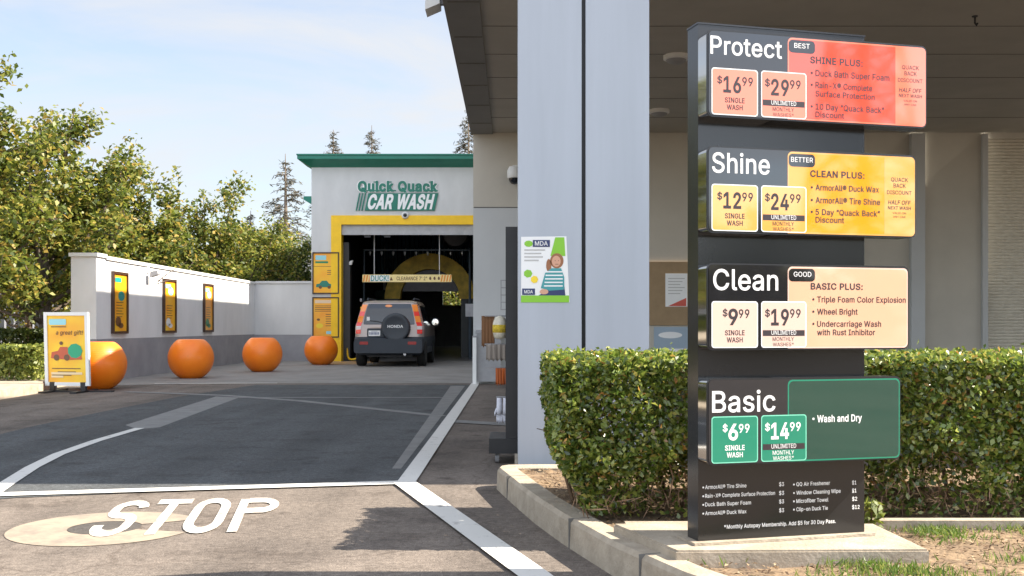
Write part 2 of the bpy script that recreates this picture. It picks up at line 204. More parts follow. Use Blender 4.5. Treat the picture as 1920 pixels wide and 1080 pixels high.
def text_shape(body, bold):
    k = (body, bold)
    if k not in TXT:
        x = 0; amt = round(bold*.52+.001, 5); V, Fc = [], []
        for ch in body:
            if ch not in GLYPH: ch = ' '
            v, f = glyph_mesh(ch, amt); n0 = len(V); V += [Vector((p.x+x, p.y, p.z)) for p in v]; Fc += [tuple(q+n0 for q in r) for r in f]
            x += GLYPH[ch][0]/1000+amt*1.1
        TXT[k] = (V, Fc)
    return TXT[k]
_q = GLYPH['H'][1][0]; SGN = -1 if sum(_q[i]*_q[(i+3) % len(_q)]-_q[(i+2) % len(_q)]*_q[i+1] for i in range(0, len(_q), 2)) > 0 else 1
CAPH = .509

class MB:
    def __init__(s): s.v = []; s.f = []; s.mi = []
    def add(s, vs_, fs, mi=0):
        b = len(s.v); s.v += [Vector(v) for v in vs_]; s.f += [tuple(i+b for i in f) for f in fs]; s.mi += [mi]*len(fs); return s
    def poly(s, pts, mi=0): return s.add(pts, [tuple(range(len(pts)))], mi)
    def box(s, a, b, mi=0):
        x0, y0, z0 = a; x1, y1, z1 = b
        return s.add([(x0,y0,z0),(x1,y0,z0),(x1,y1,z0),(x0,y1,z0),(x0,y0,z1),(x1,y0,z1),(x1,y1,z1),(x0,y1,z1)],
                     [(3,2,1,0),(4,5,6,7),(0,1,5,4),(1,2,6,5),(2,3,7,6),(3,0,4,7)], mi)
    def prism(s, pts, vec, mi=0):        # polygon extruded along vec
        n = len(pts); vec = Vector(vec); a = [Vector(p) for p in pts]
        return s.add(a + [p+vec for p in a], [tuple(range(n))[::-1], tuple(range(n, 2*n))] + [(i, (i+1) % n, (i+1) % n+n, i+n) for i in range(n)], mi)
    def tube(s, pts, r, n=8, mi=0, cap=True):
        pts = [Vector(p) for p in pts]; rs = r if isinstance(r, (list, tuple)) else [r]*len(pts)
        b = len(s.v); up = Vector((.13, .21, .97))
        for i, p in enumerate(pts):
            t = (pts[min(i+1, len(pts)-1)] - pts[max(i-1, 0)]).normalized()
            a = t.cross(up);
            if a.length < .05: a = t.cross(Vector((1, 0, 0)))
            a.normalize(); c = t.cross(a)
            for k in range(n):
                q = 2*math.pi*k/n; s.v.append(p + (a*math.cos(q)+c*math.sin(q))*rs[i])
        for i in range(len(pts)-1):
            for k in range(n):
                s.f.append((b+i*n+k, b+i*n+(k+1) % n, b+(i+1)*n+(k+1) % n, b+(i+1)*n+k)); s.mi.append(mi)
        if cap:
            s.f.append(tuple(b+k for k in range(n))[::-1]); s.mi.append(mi)
            s.f.append(tuple(b+(len(pts)-1)*n+k for k in range(n))); s.mi.append(mi)
        return s
    def lathe(s, c, prof, n=32, mi=0, axis='z'):   # prof: (radius, height)
        b = len(s.v); c = Vector(c)
        for r_, h in prof:
            for k in range(n):
                q = 2*math.pi*k/n; x, y = r_*math.cos(q), r_*math.sin(q)
                s.v.append(c + (Vector((x, y, h)) if axis == 'z' else Vector((x, h, y)) if axis == 'y' else Vector((h, x, y))))
        for i in range(len(prof)-1):
            for k in range(n):
                s.f.append((b+i*n+k, b+i*n+(k+1) % n, b+(i+1)*n+(k+1) % n, b+(i+1)*n+k)); s.mi.append(mi)
        s.f.append(tuple(b+k for k in range(n))[::-1]); s.mi.append(mi)
        s.f.append(tuple(b+(len(prof)-1)*n+k for k in range(n))); s.mi.append(mi)
        return s
    # drawing on a plane
    def prect(s, pl, u0, v0, u1, v1, d=0, mi=0): return s.poly([pl.p(u0,v0,d), pl.p(u1,v0,d), pl.p(u1,v1,d), pl.p(u0,v1,d)], mi)
    def ppoly(s, pl, pts, d=0, mi=0): return s.poly([pl.p(u, v, d) for u, v in pts], mi)
    def pbox(s, pl, u0, v0, u1, v1, d0, d1, mi=0): return s.prism([pl.p(u0,v0,d0), pl.p(u1,v0,d0), pl.p(u1,v1,d0), pl.p(u0,v1,d0)], pl.N*(d1-d0), mi)
    @staticmethod
    def rr(u0, v0, u1, v1, r, n=5, corners=(1,1,1,1)):
        o = []
        for (cu, cv, a0), on in zip(((u1-r, v0+r, -90), (u1-r, v1-r, 0), (u0+r, v1-r, 90), (u0+r, v0+r, 180)), corners):
            if on: o += [(cu+r*math.cos(R(a0+90*k/n)), cv+r*math.sin(R(a0+90*k/n))) for k in range(n+1)]
            else: o.append((cu+r*math.copysign(1, math.cos(R(a0+45))), cv+r*math.copysign(1, math.sin(R(a0+45)))))
        return o
    def prr(s, pl, u0, v0, u1, v1, r, d=0, mi=0, corners=(1,1,1,1)): return s.ppoly(pl, s.rr(u0, v0, u1, v1, r, corners=corners), d, mi)
    def prrbox(s, pl, u0, v0, u1, v1, r, d0, d1, mi=0, corners=(1,1,1,1)):
        return s.prism([pl.p(u, v, d0) for u, v in s.rr(u0, v0, u1, v1, r, corners=corners)], pl.N*(d1-d0), mi)
    def pell(s, pl, cu, cv, ru, rv, d=0, mi=0, n=20, a0=0, a1=360):
        return s.ppoly(pl, [(cu+ru*math.cos(R(a0+(a1-a0)*k/n)), cv+rv*math.sin(R(a0+(a1-a0)*k/n))) for k in range(n if a1-a0 >= 360 else n+1)], d, mi)
    def ptext(s, pl, body, u0, u1, vt, vb, d=0, mi=0, bold=.012, shear=0.0):
        vs_, fs = text_shape(body, bold)
        x0 = min(v.x for v in vs_); x1 = max(v.x for v in vs_); kx = (u1-u0)/(x1-x0); ky = (vt-vb)/CAPH
        return s.add([pl.p(u0+(v.x-x0)*kx+shear*v.y*ky, vb+v.y*ky, d+v.z) for v in vs_], fs, mi)
    def build(s, name, mats, parent=None, smooth=None, fix=True):
        off = Vector((0, 0, 0))
        if parent is not None: off = OFF[parent.name]
        me = bpy.data.meshes.new(name); me.from_pydata([tuple(v-off) for v in s.v], [], s.f)
        if not isinstance(mats, (list, tuple)): mats = [mats]
        for m in mats: me.materials.append(m)
        if len(mats) > 1: me.polygons.foreach_set('material_index', s.mi)
        if fix:
            bm = bmesh.new(); bm.from_mesh(me); bmesh.ops.recalc_face_normals(bm, faces=bm.faces); bm.to_mesh(me); bm.free()
        if smooth is not None:
            me.polygons.foreach_set('use_smooth', [True]*len(me.polygons))
            if smooth: me.set_sharp_from_angle(angle=R(smooth))
        me.update()
        o = bpy.data.objects.new(name, me); COL.objects.link(o)
        if parent is not None: o.parent = parent; OFF[o.name] = off.copy()
        else: OFF[o.name] = Vector((0, 0, 0))
        return o
def struct(name, mb, mats, label=None, cat=None, **k):
    return setp(mb.build(name, mats, **k), label, cat, None, 'structure')
def leaf_mesh(name, pos, nrm, length, width, mat, rng, parent=None, fold=.15, along=None):
    n = len(pos); off = np.zeros(3)
    if parent is not None: off = np.array(OFF[parent.name])
    nrm = nrm/np.linalg.norm(nrm, axis=1, keepdims=True)
    t = rng.normal(size=(n, 3)) if along is None else along + rng.normal(size=(n, 3))*.15
    t -= (t*nrm).sum(1, keepdims=True)*nrm; t /= np.linalg.norm(t, axis=1, keepdims=True)+1e-9
    b = np.cross(nrm, t); Ls = (length*rng.uniform(.6, 1.25, n))[:, None]; Ws = Ls*(width/length)
    p = pos - off
    V = np.empty((n, 4, 3)); V[:, 0] = p - t*Ls*.5; V[:, 1] = p + b*Ws*.5 - t*Ls*.05 + nrm*Ws*fold; V[:, 2] = p + t*Ls*.5 - nrm*Ls*.08; V[:, 3] = p - b*Ws*.5 - t*Ls*.05 + nrm*Ws*fold
    me = bpy.data.meshes.new(name); me.vertices.add(4*n); me.vertices.foreach_set('co', V.ravel())
    me.loops.add(4*n); me.loops.foreach_set('vertex_index', np.arange(4*n, dtype=np.int32))
    me.polygons.add(n); me.polygons.foreach_set('loop_start', np.arange(0, 4*n, 4, dtype=np.int32)); me.polygons.foreach_set('loop_total', np.full(n, 4, dtype=np.int32))
    me.materials.append(mat); me.update(calc_edges=True); me.validate()
    o = bpy.data.objects.new(name, me); COL.objects.link(o)
    if parent is not None: o.parent = parent; OFF[o.name] = Vector(off)
    return o
def leaf_mat(name, cols, rough=.45, trans=.35, spec=.5):
    m, n, l, b = new_mat(name); g = n.new('ShaderNodeNewGeometry'); r = n.new('ShaderNodeValToRGB'); r.color_ramp.interpolation = 'LINEAR'
    e = r.color_ramp.elements
    while len(e) < len(cols): e.new(.5)
    for i, (p, c) in enumerate(cols): e[i].position = p; e[i].color = (*c, 1)
    l.new(g.outputs['Random Per Island'], r.inputs[0]); l.new(r.outputs[0], b.inputs['Base Color'])
    b.inputs['Roughness'].default_value = rough; b.inputs['Specular IOR Level'].default_value = spec
    if trans:
        tr = n.new('ShaderNodeBsdfTranslucent'); mixn = n.new('ShaderNodeMixShader'); mixn.inputs[0].default_value = trans
        hs = n.new('ShaderNodeHueSaturation'); hs.inputs['Value'].default_value = 1.3; l.new(r.outputs[0], hs.inputs['Color']); l.new(hs.outputs[0], tr.inputs[0])
        l.new(b.outputs[0], mixn.inputs[1]); l.new(tr.outputs[0], mixn.inputs[2]); l.new(mixn.outputs[0], n['Material Output'].inputs[0])
    return m

# ------------------------------------------------------------------ materials
def asphalt(name, c1, c2, spec=.3, crack=True):
    m, n, l, b = new_mat(name); t = n.new('ShaderNodeTexCoord')
    big = n.new('ShaderNodeTexNoise'); big.inputs['Scale'].default_value = .9; big.inputs['Detail'].default_value = 8; big.inputs['Roughness'].default_value = .65
    fine = n.new('ShaderNodeTexNoise'); fine.inputs['Scale'].default_value = 130; fine.inputs['Detail'].default_value = 3
    for q in (big, fine): l.new(t.outputs['Object'], q.inputs['Vector'])
    r = n.new('ShaderNodeValToRGB'); e = r.color_ramp.elements; e[0].position, e[1].position = .32, .68; e[0].color = (*c1, 1); e[1].color = (*c2, 1)
    r2 = n.new('ShaderNodeValToRGB'); e = r2.color_ramp.elements; e[0].position, e[1].position = .35, .68; e[0].color = (.42, .42, .42, 1); e[1].color = (1.05, 1.05, 1.05, 1)
    e.new(.74).color = (1.9, 1.85, 1.75, 1)
    mul = n.new('ShaderNodeMix'); mul.data_type = 'RGBA'; mul.blend_type = 'MULTIPLY'; mul.inputs[0].default_value = .75
    l.new(big.outputs['Fac'], r.inputs[0]); l.new(fine.outputs['Fac'], r2.inputs[0]); l.new(r.outputs[0], mul.inputs[6]); l.new(r2.outputs[0], mul.inputs[7])
    st = n.new('ShaderNodeTexNoise'); st.inputs['Scale'].default_value = 2.3; st.inputs['Detail'].default_value = 8; st.inputs['Roughness'].default_value = .7; l.new(t.outputs['Object'], st.inputs['Vector'])
    r3 = n.new('ShaderNodeValToRGB'); e = r3.color_ramp.elements; e[0].position, e[1].position = .52, .70; e[0].color = (1, 1, 1, 1); e[1].color = (.5, .48, .47, 1)
    mul2 = n.new('ShaderNodeMix'); mul2.data_type = 'RGBA'; mul2.blend_type = 'MULTIPLY'; mul2.inputs[0].default_value = 1
    l.new(st.outputs['Fac'], r3.inputs[0]); l.new(mul.outputs[2], mul2.inputs[6]); l.new(r3.outputs[0], mul2.inputs[7]); vo = n.new('ShaderNodeTexVoronoi'); vo.feature = 'DISTANCE_TO_EDGE'; vo.inputs['Scale'].default_value = .42
    wob = n.new('ShaderNodeTexNoise'); wob.inputs['Scale'].default_value = 3; wob.inputs['Detail'].default_value = 5; l.new(t.outputs['Object'], wob.inputs['Vector'])
    ad = n.new('ShaderNodeMix'); ad.data_type = 'VECTOR'; ad.inputs[0].default_value = .22; l.new(t.outputs['Object'], ad.inputs[4]); l.new(wob.outputs['Color'], ad.inputs[5]); l.new(ad.outputs[1], vo.inputs['Vector'])
    r4 = n.new('ShaderNodeValToRGB'); e = r4.color_ramp.elements; e[0].position, e[1].position = .001, .004; e[0].color = (.74, .72, .71, 1); e[1].color = (1, 1, 1, 1); l.new(vo.outputs['Distance'], r4.inputs[0])
    mul3 = n.new('ShaderNodeMix'); mul3.data_type = 'RGBA'; mul3.blend_type = 'MULTIPLY'; mul3.inputs[0].default_value = 1 if crack else 0; l.new(mul2.outputs[2], mul3.inputs[6]); l.new(r4.outputs[0], mul3.inputs[7])
    ms = n.new('ShaderNodeMapping'); ms.inputs['Scale'].default_value = (1.7, .12, 1); l.new(t.outputs['Object'], ms.inputs[0])
    tr_ = n.new('ShaderNodeTexNoise'); tr_.inputs['Scale'].default_value = 1.3; tr_.inputs['Detail'].default_value = 4; l.new(ms.outputs[0], tr_.inputs['Vector'])
    r5 = n.new('ShaderNodeValToRGB'); e = r5.color_ramp.elements; e[0].position, e[1].position = .35, .65; e[0].color = (.78, .78, .78, 1); e[1].color = (1.12, 1.12, 1.12, 1); l.new(tr_.outputs['Fac'], r5.inputs[0])
    mul4 = n.new('ShaderNodeMix'); mul4.data_type = 'RGBA'; mul4.blend_type = 'MULTIPLY'; mul4.inputs[0].default_value = 1; l.new(mul3.outputs[2], mul4.inputs[6]); l.new(r5.outputs[0], mul4.inputs[7]); md = n.new('ShaderNodeTexNoise'); md.inputs['Scale'].default_value = 26; md.inputs['Detail'].default_value = 6; md.inputs['Roughness'].default_value = .8; l.new(t.outputs['Object'], md.inputs['Vector'])
    r6 = n.new('ShaderNodeValToRGB'); e = r6.color_ramp.elements; e[0].position, e[1].position = .36, .64; e[0].color = (.66, .65, .64, 1); e[1].color = (1.3, 1.29, 1.27, 1); l.new(md.outputs['Fac'], r6.inputs[0])
    mul5 = n.new('ShaderNodeMix'); mul5.data_type = 'RGBA'; mul5.blend_type = 'MULTIPLY'; mul5.inputs[0].default_value = 1; l.new(mul4.outputs[2], mul5.inputs[6]); l.new(r6.outputs[0], mul5.inputs[7])
    dv = n.new('ShaderNodeTexVoronoi'); dv.inputs['Scale'].default_value = 1.7; l.new(ad.outputs[1], dv.inputs['Vector'])
    r7 = n.new('ShaderNodeValToRGB'); e = r7.color_ramp.elements; e[0].position, e[1].position = .05, .12; e[0].color = (.55, .53, .52, 1); e[1].color = (1, 1, 1, 1); l.new(dv.outputs['Distance'], r7.inputs[0])
    mul6 = n.new('ShaderNodeMix'); mul6.data_type = 'RGBA'; mul6.blend_type = 'MULTIPLY'; mul6.inputs[0].default_value = 1; l.new(mul5.outputs[2], mul6.inputs[6]); l.new(r7.outputs[0], mul6.inputs[7]); l.new(mul6.outputs[2], b.inputs['Base Color'])
    bp = n.new('ShaderNodeBump'); bp.inputs['Strength'].default_value = .6; bp.inputs['Distance'].default_value = .006
    l.new(fine.outputs['Fac'], bp.inputs['Height']); l.new(bp.outputs[0], b.inputs['Normal'])
    b.inputs['Roughness'].default_value = .85; b.inputs['Specular IOR Level'].default_value = spec
    return m
m_road = asphalt('asphalt', (.155, .132, .116), (.25, .212, .182))
m_road2 = asphalt('new_asphalt', (.082, .089, .096), (.112, .12, .127), .3, False)
m_conc = M('concrete_apron', (.17, .16, .15), .85, scale=1.4, col2=(.26, .25, .235), bump=.3, bscale=90)
m_patch = M('sealed_patch', (.15, .15, .148), .85, scale=5, col2=(.21, .21, .205), bump=.3)
def worn(name, c, under, lo=.3, hi=.42, sc_=9):
    m, n, l, b = new_mat(name); t = n.new('ShaderNodeTexCoord'); z = n.new('ShaderNodeTexNoise'); z.inputs['Scale'].default_value = sc_; z.inputs['Detail'].default_value = 9; z.inputs['Roughness'].default_value = .75
    r = n.new('ShaderNodeValToRGB'); e = r.color_ramp.elements; e[0].position, e[1].position = lo, hi; e[0].color = (*under, 1); e[1].color = (*c, 1)
    l.new(t.outputs['Object'], z.inputs['Vector']); l.new(z.outputs['Fac'], r.inputs[0]); l.new(r.outputs[0], b.inputs['Base Color']); b.inputs['Roughness'].default_value = .75
    return m
m_paint = worn('white_road_paint', (.60, .59, .56), (.22, .205, .19), .31, .43)
m_stop = worn('worn_letter_paint', (.56, .53, .48), (.25, .21, .175), .36, .50, 8)
m_collar = worn('worn_concrete_collar', (.32, .265, .20), (.19, .16, .135), .34, .55, 4)
m_iron = M('manhole_iron', (.07, .062, .055), .7, var=.3, scale=25, bump=.5)
m_kerb = M('kerb_concrete', (.27, .225, .17), .9, scale=7, col2=(.43, .37, .29), bump=.5, bscale=60)
m_soil = M('dry_soil', (.085, .055, .035), .95, scale=8, col2=(.30, .21, .125), bump=1.0, bscale=55, detail=10)
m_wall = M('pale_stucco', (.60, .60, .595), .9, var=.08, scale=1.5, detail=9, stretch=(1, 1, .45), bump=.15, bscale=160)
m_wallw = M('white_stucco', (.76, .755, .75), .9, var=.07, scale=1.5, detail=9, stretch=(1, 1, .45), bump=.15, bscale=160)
m_band = M('grey_stucco', (.30, .295, .31), .9, var=.14, scale=1.8, detail=9, bump=.15, bscale=160)
m_white = M('white_paint', (.75, .75, .73), .5, var=.04)
m_metalpanel = M('grey_metal_panel', (.40, .435, .49), .4, var=.07, scale=1.3, spec=.5, stretch=(3, 3, .25), bump=.03, bscale=30)
m_black = M('black_plastic', (.018, .018, .02), .45, var=.2)
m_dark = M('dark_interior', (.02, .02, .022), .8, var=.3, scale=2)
m_soffit = M('soffit_panel', (.41, .39, .345), .7, var=.08, scale=1.2)
m_soffit2 = M('soffit_edge', (.2, .2, .195), .7, var=.08, scale=1.2)
m_seam = M('dark_joint', (.13, .125, .115), .8, var=.1)
m_bwall = M('service_wall', (.50, .465, .40), .85, var=.07, scale=.9, bump=.1)
m_bwall2 = M('service_wall_cool', (.50, .51, .51), .8, var=.05, scale=.8, bump=.1)
m_green = M('green_metal', (.006, .17, .115), .45, var=.08, scale=2)
m_yellow = M('yellow_paint', (.92, .56, .008), .5, var=.08, scale=3)
def shell_mat(name, c, c2):
    m = M(name, c, .42, scale=2.5, col2=c2, detail=8); n, l = m.node_tree.nodes, m.node_tree.links; b = n['Principled BSDF']
    t = n.new('ShaderNodeTexCoord'); src = b.inputs['Base Color'].links[0].from_socket
    z = n.new('ShaderNodeTexNoise'); z.inputs['Scale'].default_value = 7; z.inputs['Detail'].default_value = 10; z.inputs['Roughness'].default_value = .75; l.new(t.outputs['Object'], z.inputs['Vector'])
    r = n.new('ShaderNodeValToRGB'); e = r.color_ramp.elements; e[0].position, e[1].position = .60, .70; e[0].color = (0, 0, 0, 1); e[1].color = (.55, .55, .55, 1); l.new(z.outputs['Fac'], r.inputs[0])
    mx_ = n.new('ShaderNodeMix'); mx_.data_type = 'RGBA'; mx_.inputs[7].default_value = (.38, .12, .03, 1); l.new(r.outputs[0], mx_.inputs[0]); l.new(src, mx_.inputs[6]); l.new(mx_.outputs[2], b.inputs['Base Color'])
    wv = n.new('ShaderNodeTexWave'); wv.bands_direction = 'Z'; wv.inputs['Scale'].default_value = 9; wv.inputs['Distortion'].default_value = .4; l.new(t.outputs['Object'], wv.inputs['Vector'])
    bp = n.new('ShaderNodeBump'); bp.inputs['Strength'].default_value = .10; bp.inputs['Distance'].default_value = .01; l.new(wv.outputs['Fac'], bp.inputs['Height']); l.new(bp.outputs[0], b.inputs['Normal'])
    return m
m_orange = shell_mat('orange_shell', (.90, .18, .004), (.98, .25, .008))
m_orange.node_tree.nodes['Principled BSDF'].inputs['Coat Weight'].default_value = .15
m_steel = M('brushed_steel', (.5, .5, .52), .35, metal=1)
m_grey = M('grey_plastic', (.3, .3, .31), .5)
m_bark = M('bark', (.11, .085, .065), .95, var=.35, scale=14, bump=.8)
m_twig = M('twig', (.13, .08, .045), .9, var=.3, scale=20)
m_hleaf = leaf_mat('hedge_leaf', [(0, (.04, .065, .012)), (.28, (.09, .15, .022)), (.68, (.22, .275, .045)), (.93, (.36, .38, .085)), (1, (.42, .19, .05))], .28, .32, .8)
m_hleaf2 = leaf_mat('far_hedge_leaf', [(0, (.06, .09, .018)), (.5, (.18, .22, .035)), (1, (.32, .33, .07))], .5, .3)
m_tleaf = leaf_mat('tree_leaf', [(0, (.035, .06, .011)), (.35, (.115, .15, .025)), (.78, (.26, .27, .045)), (1, (.38, .26, .06))], .5, .42)
m_tleaf2 = leaf_mat('dense_tree_leaf', [(0, (.035, .06, .012)), (.5, (.07, .10, .016)), (1, (.13, .15, .025))], .45, .3)
m_needle = leaf_mat('needles', [(0, (.05, .055, .035)), (.5, (.09, .085, .06)), (1, (.13, .11, .08))], .7, .15)
m_grass = leaf_mat('grass_blade', [(0, (.06, .11, .018)), (.6, (.13, .21, .03)), (1, (.26, .27, .07))], .5, .35)
m_litter = leaf_mat('litter', [(0, (.07, .035, .02)), (.4, (.16, .10, .055)), (.8, (.28, .2, .115)), (1, (.38, .3, .2))], .8, .1)
m_glass = M('dark_glass', (.012, .016, .022), .06, var=.1, spec=.8)
def flat(name, c, rough=.35, spec=.5, coat=0.0): return M(name, c, rough, var=.03, scale=3, spec=spec, coat=coat)
c_white = flat('print_white', (.8, .8, .79)); c_ink = flat('print_ink', (.035, .026, .03)); c_teal = flat('print_teal', (.01, .28, .26))
c_cyan = flat('print_cyan', (.3, .62, .68)); c_navy = flat('print_navy', (.02, .035, .12)); c_lime = flat('print_lime', (.22, .52, .03))
c_red = flat('print_red', (.55, .06, .03)); c_brown = flat('print_brown', (.14, .06, .02)); c_skin = flat('print_skin', (.62, .33, .22)); c_hair = flat('print_hair', (.3, .12, .05))
c_orange = flat('print_orange', (.78, .25, .02)); c_yel = flat('print_yellow', (.85, .62, .03)); c_pgreen = flat('print_green', (.01, .22, .10)); c_grey = flat('print_grey', (.45, .44, .43))
def poster_mat(name, a, b_, rot=0.6, scale=1.2):
    m = M(name, a, .3, scale=scale, col2=b_, detail=2); return m
c_post1 = poster_mat('poster_orange_yellow', (.92, .31, .015), (.95, .66, .03)); c_post2 = poster_mat('poster_amber', (.88, .33, .025), (.92, .50, .04), scale=2)
m_frame = M('dark_frame', (.05, .022, .012), .4)

# ================================================================== ground
g = MB(); g.add([(-900,-400,-.012),(900,-400,-.012),(900,1500,-.012),(-900,1500,-.012)], [(0,1,2,3)])
struct('ground', g, M('far_ground', (.1, .1, .085), .95, scale=.05, col2=(.16, .15, .12)), 'open level ground reaching to the horizon', 'ground')
g = MB(); g.add([(-60,-40,0),(40,-40,0),(40,90,0),(-60,90,0)], [(0,1,2,3)])
struct('road', g, m_road, 'worn grey asphalt driveway', 'road')
# newer dark asphalt of the drive lane
g = MB(); pts = [G(-60,942), G(30,934), G(750,905), G(770,900), G(888,722), G(480,722), G(330,745), G(180,775), G(60,800), G(-60,830)]
g.poly([(p.x, p.y, .004) for p in pts]); struct('lane_surface', g, m_road2, 'newer dark asphalt lane up to the wash entrance', 'road')
g = MB(); g.poly([(-7.8,18.6,.004), (-6.2,19.3,.004), (-5,19.62,.004), (2.5,19.62,.004), (2.5,32.02,.004), (-5.5,32.02,.004), (-5.5,32.3,.004), (-7.8,32.3,.004)])
struct('apron', g, m_conc, 'pale concrete apron before the wash bay', 'pavement')
g = MB(); g.poly([(-5.5,32.025,.003), (-.2,32.025,.003), (-.2,60,.003), (-5.5,60,.003)]); struct('tunnel_floor', g, M('wet_concrete', (.1,.1,.1), .35, scale=2, col2=(.16,.155,.15)), 'wet concrete floor of the wash bay', 'floor')
def strip(mb, pts, w0, w1=None, z=.006, mi=0):
    w1 = w1 or w0; pts = [Vector((p[0], p[1], 0)) for p in pts]; n = len(pts); Lf, Rt = [], []
    for i, p in enumerate(pts):
        t = (pts[min(i+1, n-1)]-pts[max(i-1, 0)]).normalized(); q = Vector((-t.y, t.x, 0)); wd = (w0+(w1-w0)*i/(n-1))/2
        Lf.append(p+q*wd); Rt.append(p-q*wd)
    for i in range(n-1):
        mb.poly([(*Lf[i].xy, z), (*Rt[i].xy, z), (*Rt[i+1].xy, z), (*Lf[i+1].xy, z)], mi)
# seams of filler and scraped-off old lines
mb = MB()
mb.poly([(*G(x,y).xy, .006) for x, y in ((258,806),(300,802),(448,746),(405,744),(235,798))])
strip(mb, [G(235,735), G(420,742), G(560,752), G(830,781)], .20, .16, .0065)
strip(mb, [G(430,746), G(850,746)], .12, .12, .007)
mb.poly([(*G(x,y).xy, .006) for x, y in ((735,880),(752,880),(872,724),(845,724))])
strip(mb, [G(840,790), G(960,797)], .28, .28, .0075)
struct('filler_strip', mb, m_patch, 'pale sealed strips where old lines were scraped off', 'road patch')
def line(name, mb, label): return struct(name, mb, m_paint, label, 'road line')
mb = MB(); strip(mb, [G(-70,965), G(10,910), G(60,878), G(110,853), G(180,828), G(262,804)], .11, .10, .009); line('lane_line', mb, 'curved white line on the left edge of the dark lane')
mb = MB(); strip(mb, [G(-80,932), G(350,919), G(748,907)], .15, .15, .0105); line('stop_line', mb, 'straight white stop line across the lane above the word')
mb = MB(); strip(mb, [G(758,912), G(892,719)], .125, .15, .012); line('lane_line', mb, 'straight white line running to the right corner of the wash bay')
mb = MB(); strip(mb, [G(757,906), G(1000,1082), G(1120,1180)], .155, .13, .0135); line('lane_line', mb, 'diagonal white line from the stop line down past the kerb')
mb = MB(); strip(mb, [G(290,720), G(520,719)], .13, .13, .009); line('lane_line', mb, 'thin far white line along the near edge of the concrete apron')
mb = MB(); mb.poly([(-5.55,29.0,.008),(-4.1,29.3,.008),(-3.9,31.9,.008),(-5.4,31.9,.008)])
struct('floor_paint', mb, worn('worn_floor_paint', (.5,.25,.03), (.24,.2,.17), .42, .6, 2.5), 'worn yellow paint on the concrete by the bay', 'road marking')
# manhole and the word STOP
mc = G(197, 990)
mb = MB(); n = 48
for k in range(n):
    a, b_ = 2*math.pi*k/n, 2*math.pi*(k+1)/n
    if n*.945 < k or k < n*.07: continue        # patched over with asphalt on this side
    mb.poly([(mc.x+r_*math.cos(q), mc.y+r_*math.sin(q), .003) for r_, q in ((.185,a),(.475,a),(.475,b_),(.185,b_))])
root = thing('manhole', 'round iron manhole cover in a pale concrete collar under the painted word', 'manhole', (mc.x, mc.y, 0))
mb.build('collar', m_collar, root)
mb = MB().lathe((mc.x, mc.y, -.01), [(.18,0),(.18,.0125),(.165,.0145),(.01,.0145)], 40)
mb.build('lid', m_iron, root, 40)
e1 = Vector((.981, .195, 0)); e2 = Vector((-.176, .984, 0)); so_ = Vector((-2.145, 5.27, 0)); LH = 1.13; KA = .058/.19
def lp(s, t): q = so_ + e1*s + e2*t; return (q.x, q.y, .006)
def stroke(mb, path, w=.052, closed=False):
    pts = [Vector((s, t*KA, 0)) for s, t in path]; n = len(pts); A, B = [], []
    for i in range(n):
        a = pts[(i-1) % n] if closed or i else pts[0]; b = pts[(i+1) % n] if closed or i < n-1 else pts[-1]
        t = (b-a).normalized(); q = Vector((-t.y, t.x, 0))*w/2; A.append(pts[i]+q); B.append(pts[i]-q)
    for i in range(n if closed else n-1):
        j = (i+1) % n; mb.poly([lp(v.x, v.y/KA) for v in (A[i], B[i], B[j], A[j])])
def arc(cx, cy, rx, ry, a0, a1, n=10): return [(cx+rx*math.cos(R(a0+(a1-a0)*k/n)), cy+ry*math.sin(R(a0+(a1-a0)*k/n))) for k in range(n+1)]
mb = MB()
stroke(mb, [(.175, .86)] + arc(.105, .86, .07, .18, 0, 180) + arc(.105, .76, .07, .16, 180, 270, 6)[1:] + arc(.105, .42, .07, .18, 90, 0, 6)[1:] + arc(.105, .28, .07, .185, 0, -180) + [(.035, .33)])
stroke(mb, [(.235, 1.045), (.43, 1.045)]); stroke(mb, [(.333, .955), (.333, .02)])
O_ = arc(.565, .80, .075, .24, 0, 180) + arc(.565, .33, .075, .24, 180, 360); stroke(mb, O_, closed=True)
stroke(mb, [(.735, .01), (.735, 1.06)]); stroke(mb, [(.76, 1.0), (.84, 1.0)] + arc(.84, .82, .075, .18, 80, -80) + [(.76, .64)])
struct('road_marking', mb, m_stop, 'white painted word STOP on the asphalt', 'road marking', fix=False)

# kerb and planting bed
outer = [Vector(p) for p in ((.9,7.06),(.1,7.06),(-.03,7.04),(-.085,6.98),(-.10,6.88),(-.07,6.71),(.02,6.21),(.121,5.68),(.238,5.17),(.311,4.895),(.42,4.5),(.62,3.95),(.9,3.4),(1.25,2.8),(1.7,2.1))]
def inset(pts, d):
    o = []
    for i, p in enumerate(pts):
        t = (pts[min(i+1, len(pts)-1)]-pts[max(i-1, 0)]).normalized(); o.append(p + Vector((-t.y, t.x))*d)
    return o
KW, KH = .135, .14
inn = inset(outer, KW); up1 = inset(outer, .015)
mb = MB(); n = len(outer)
rows = [[(*p, -.01) for p in outer], [(*p, KH-.02) for p in inset(outer, .006)], [(*p, KH) for p in inset(outer, .022)], [(*p, KH) for p in inset(outer, KW-.012)], [(*p, KH-.012) for p in inn], [(*p, .0) for p in inn]]
b0 = 0
for r_ in rows: mb.v += [Vector(q) for q in r_]
for a in range(len(rows)-1):
    for i in range(n-1): mb.f.append((a*n+i, a*n+i+1, (a+1)*n+i+1, (a+1)*n+i)); mb.mi.append(0)
for a, b_, c_ in ((4.0, 4, 0),):
    pass
struct('kerb', mb, m_kerb, 'curved concrete kerb of the planting bed', 'kerb', smooth=35)
mb = MB()
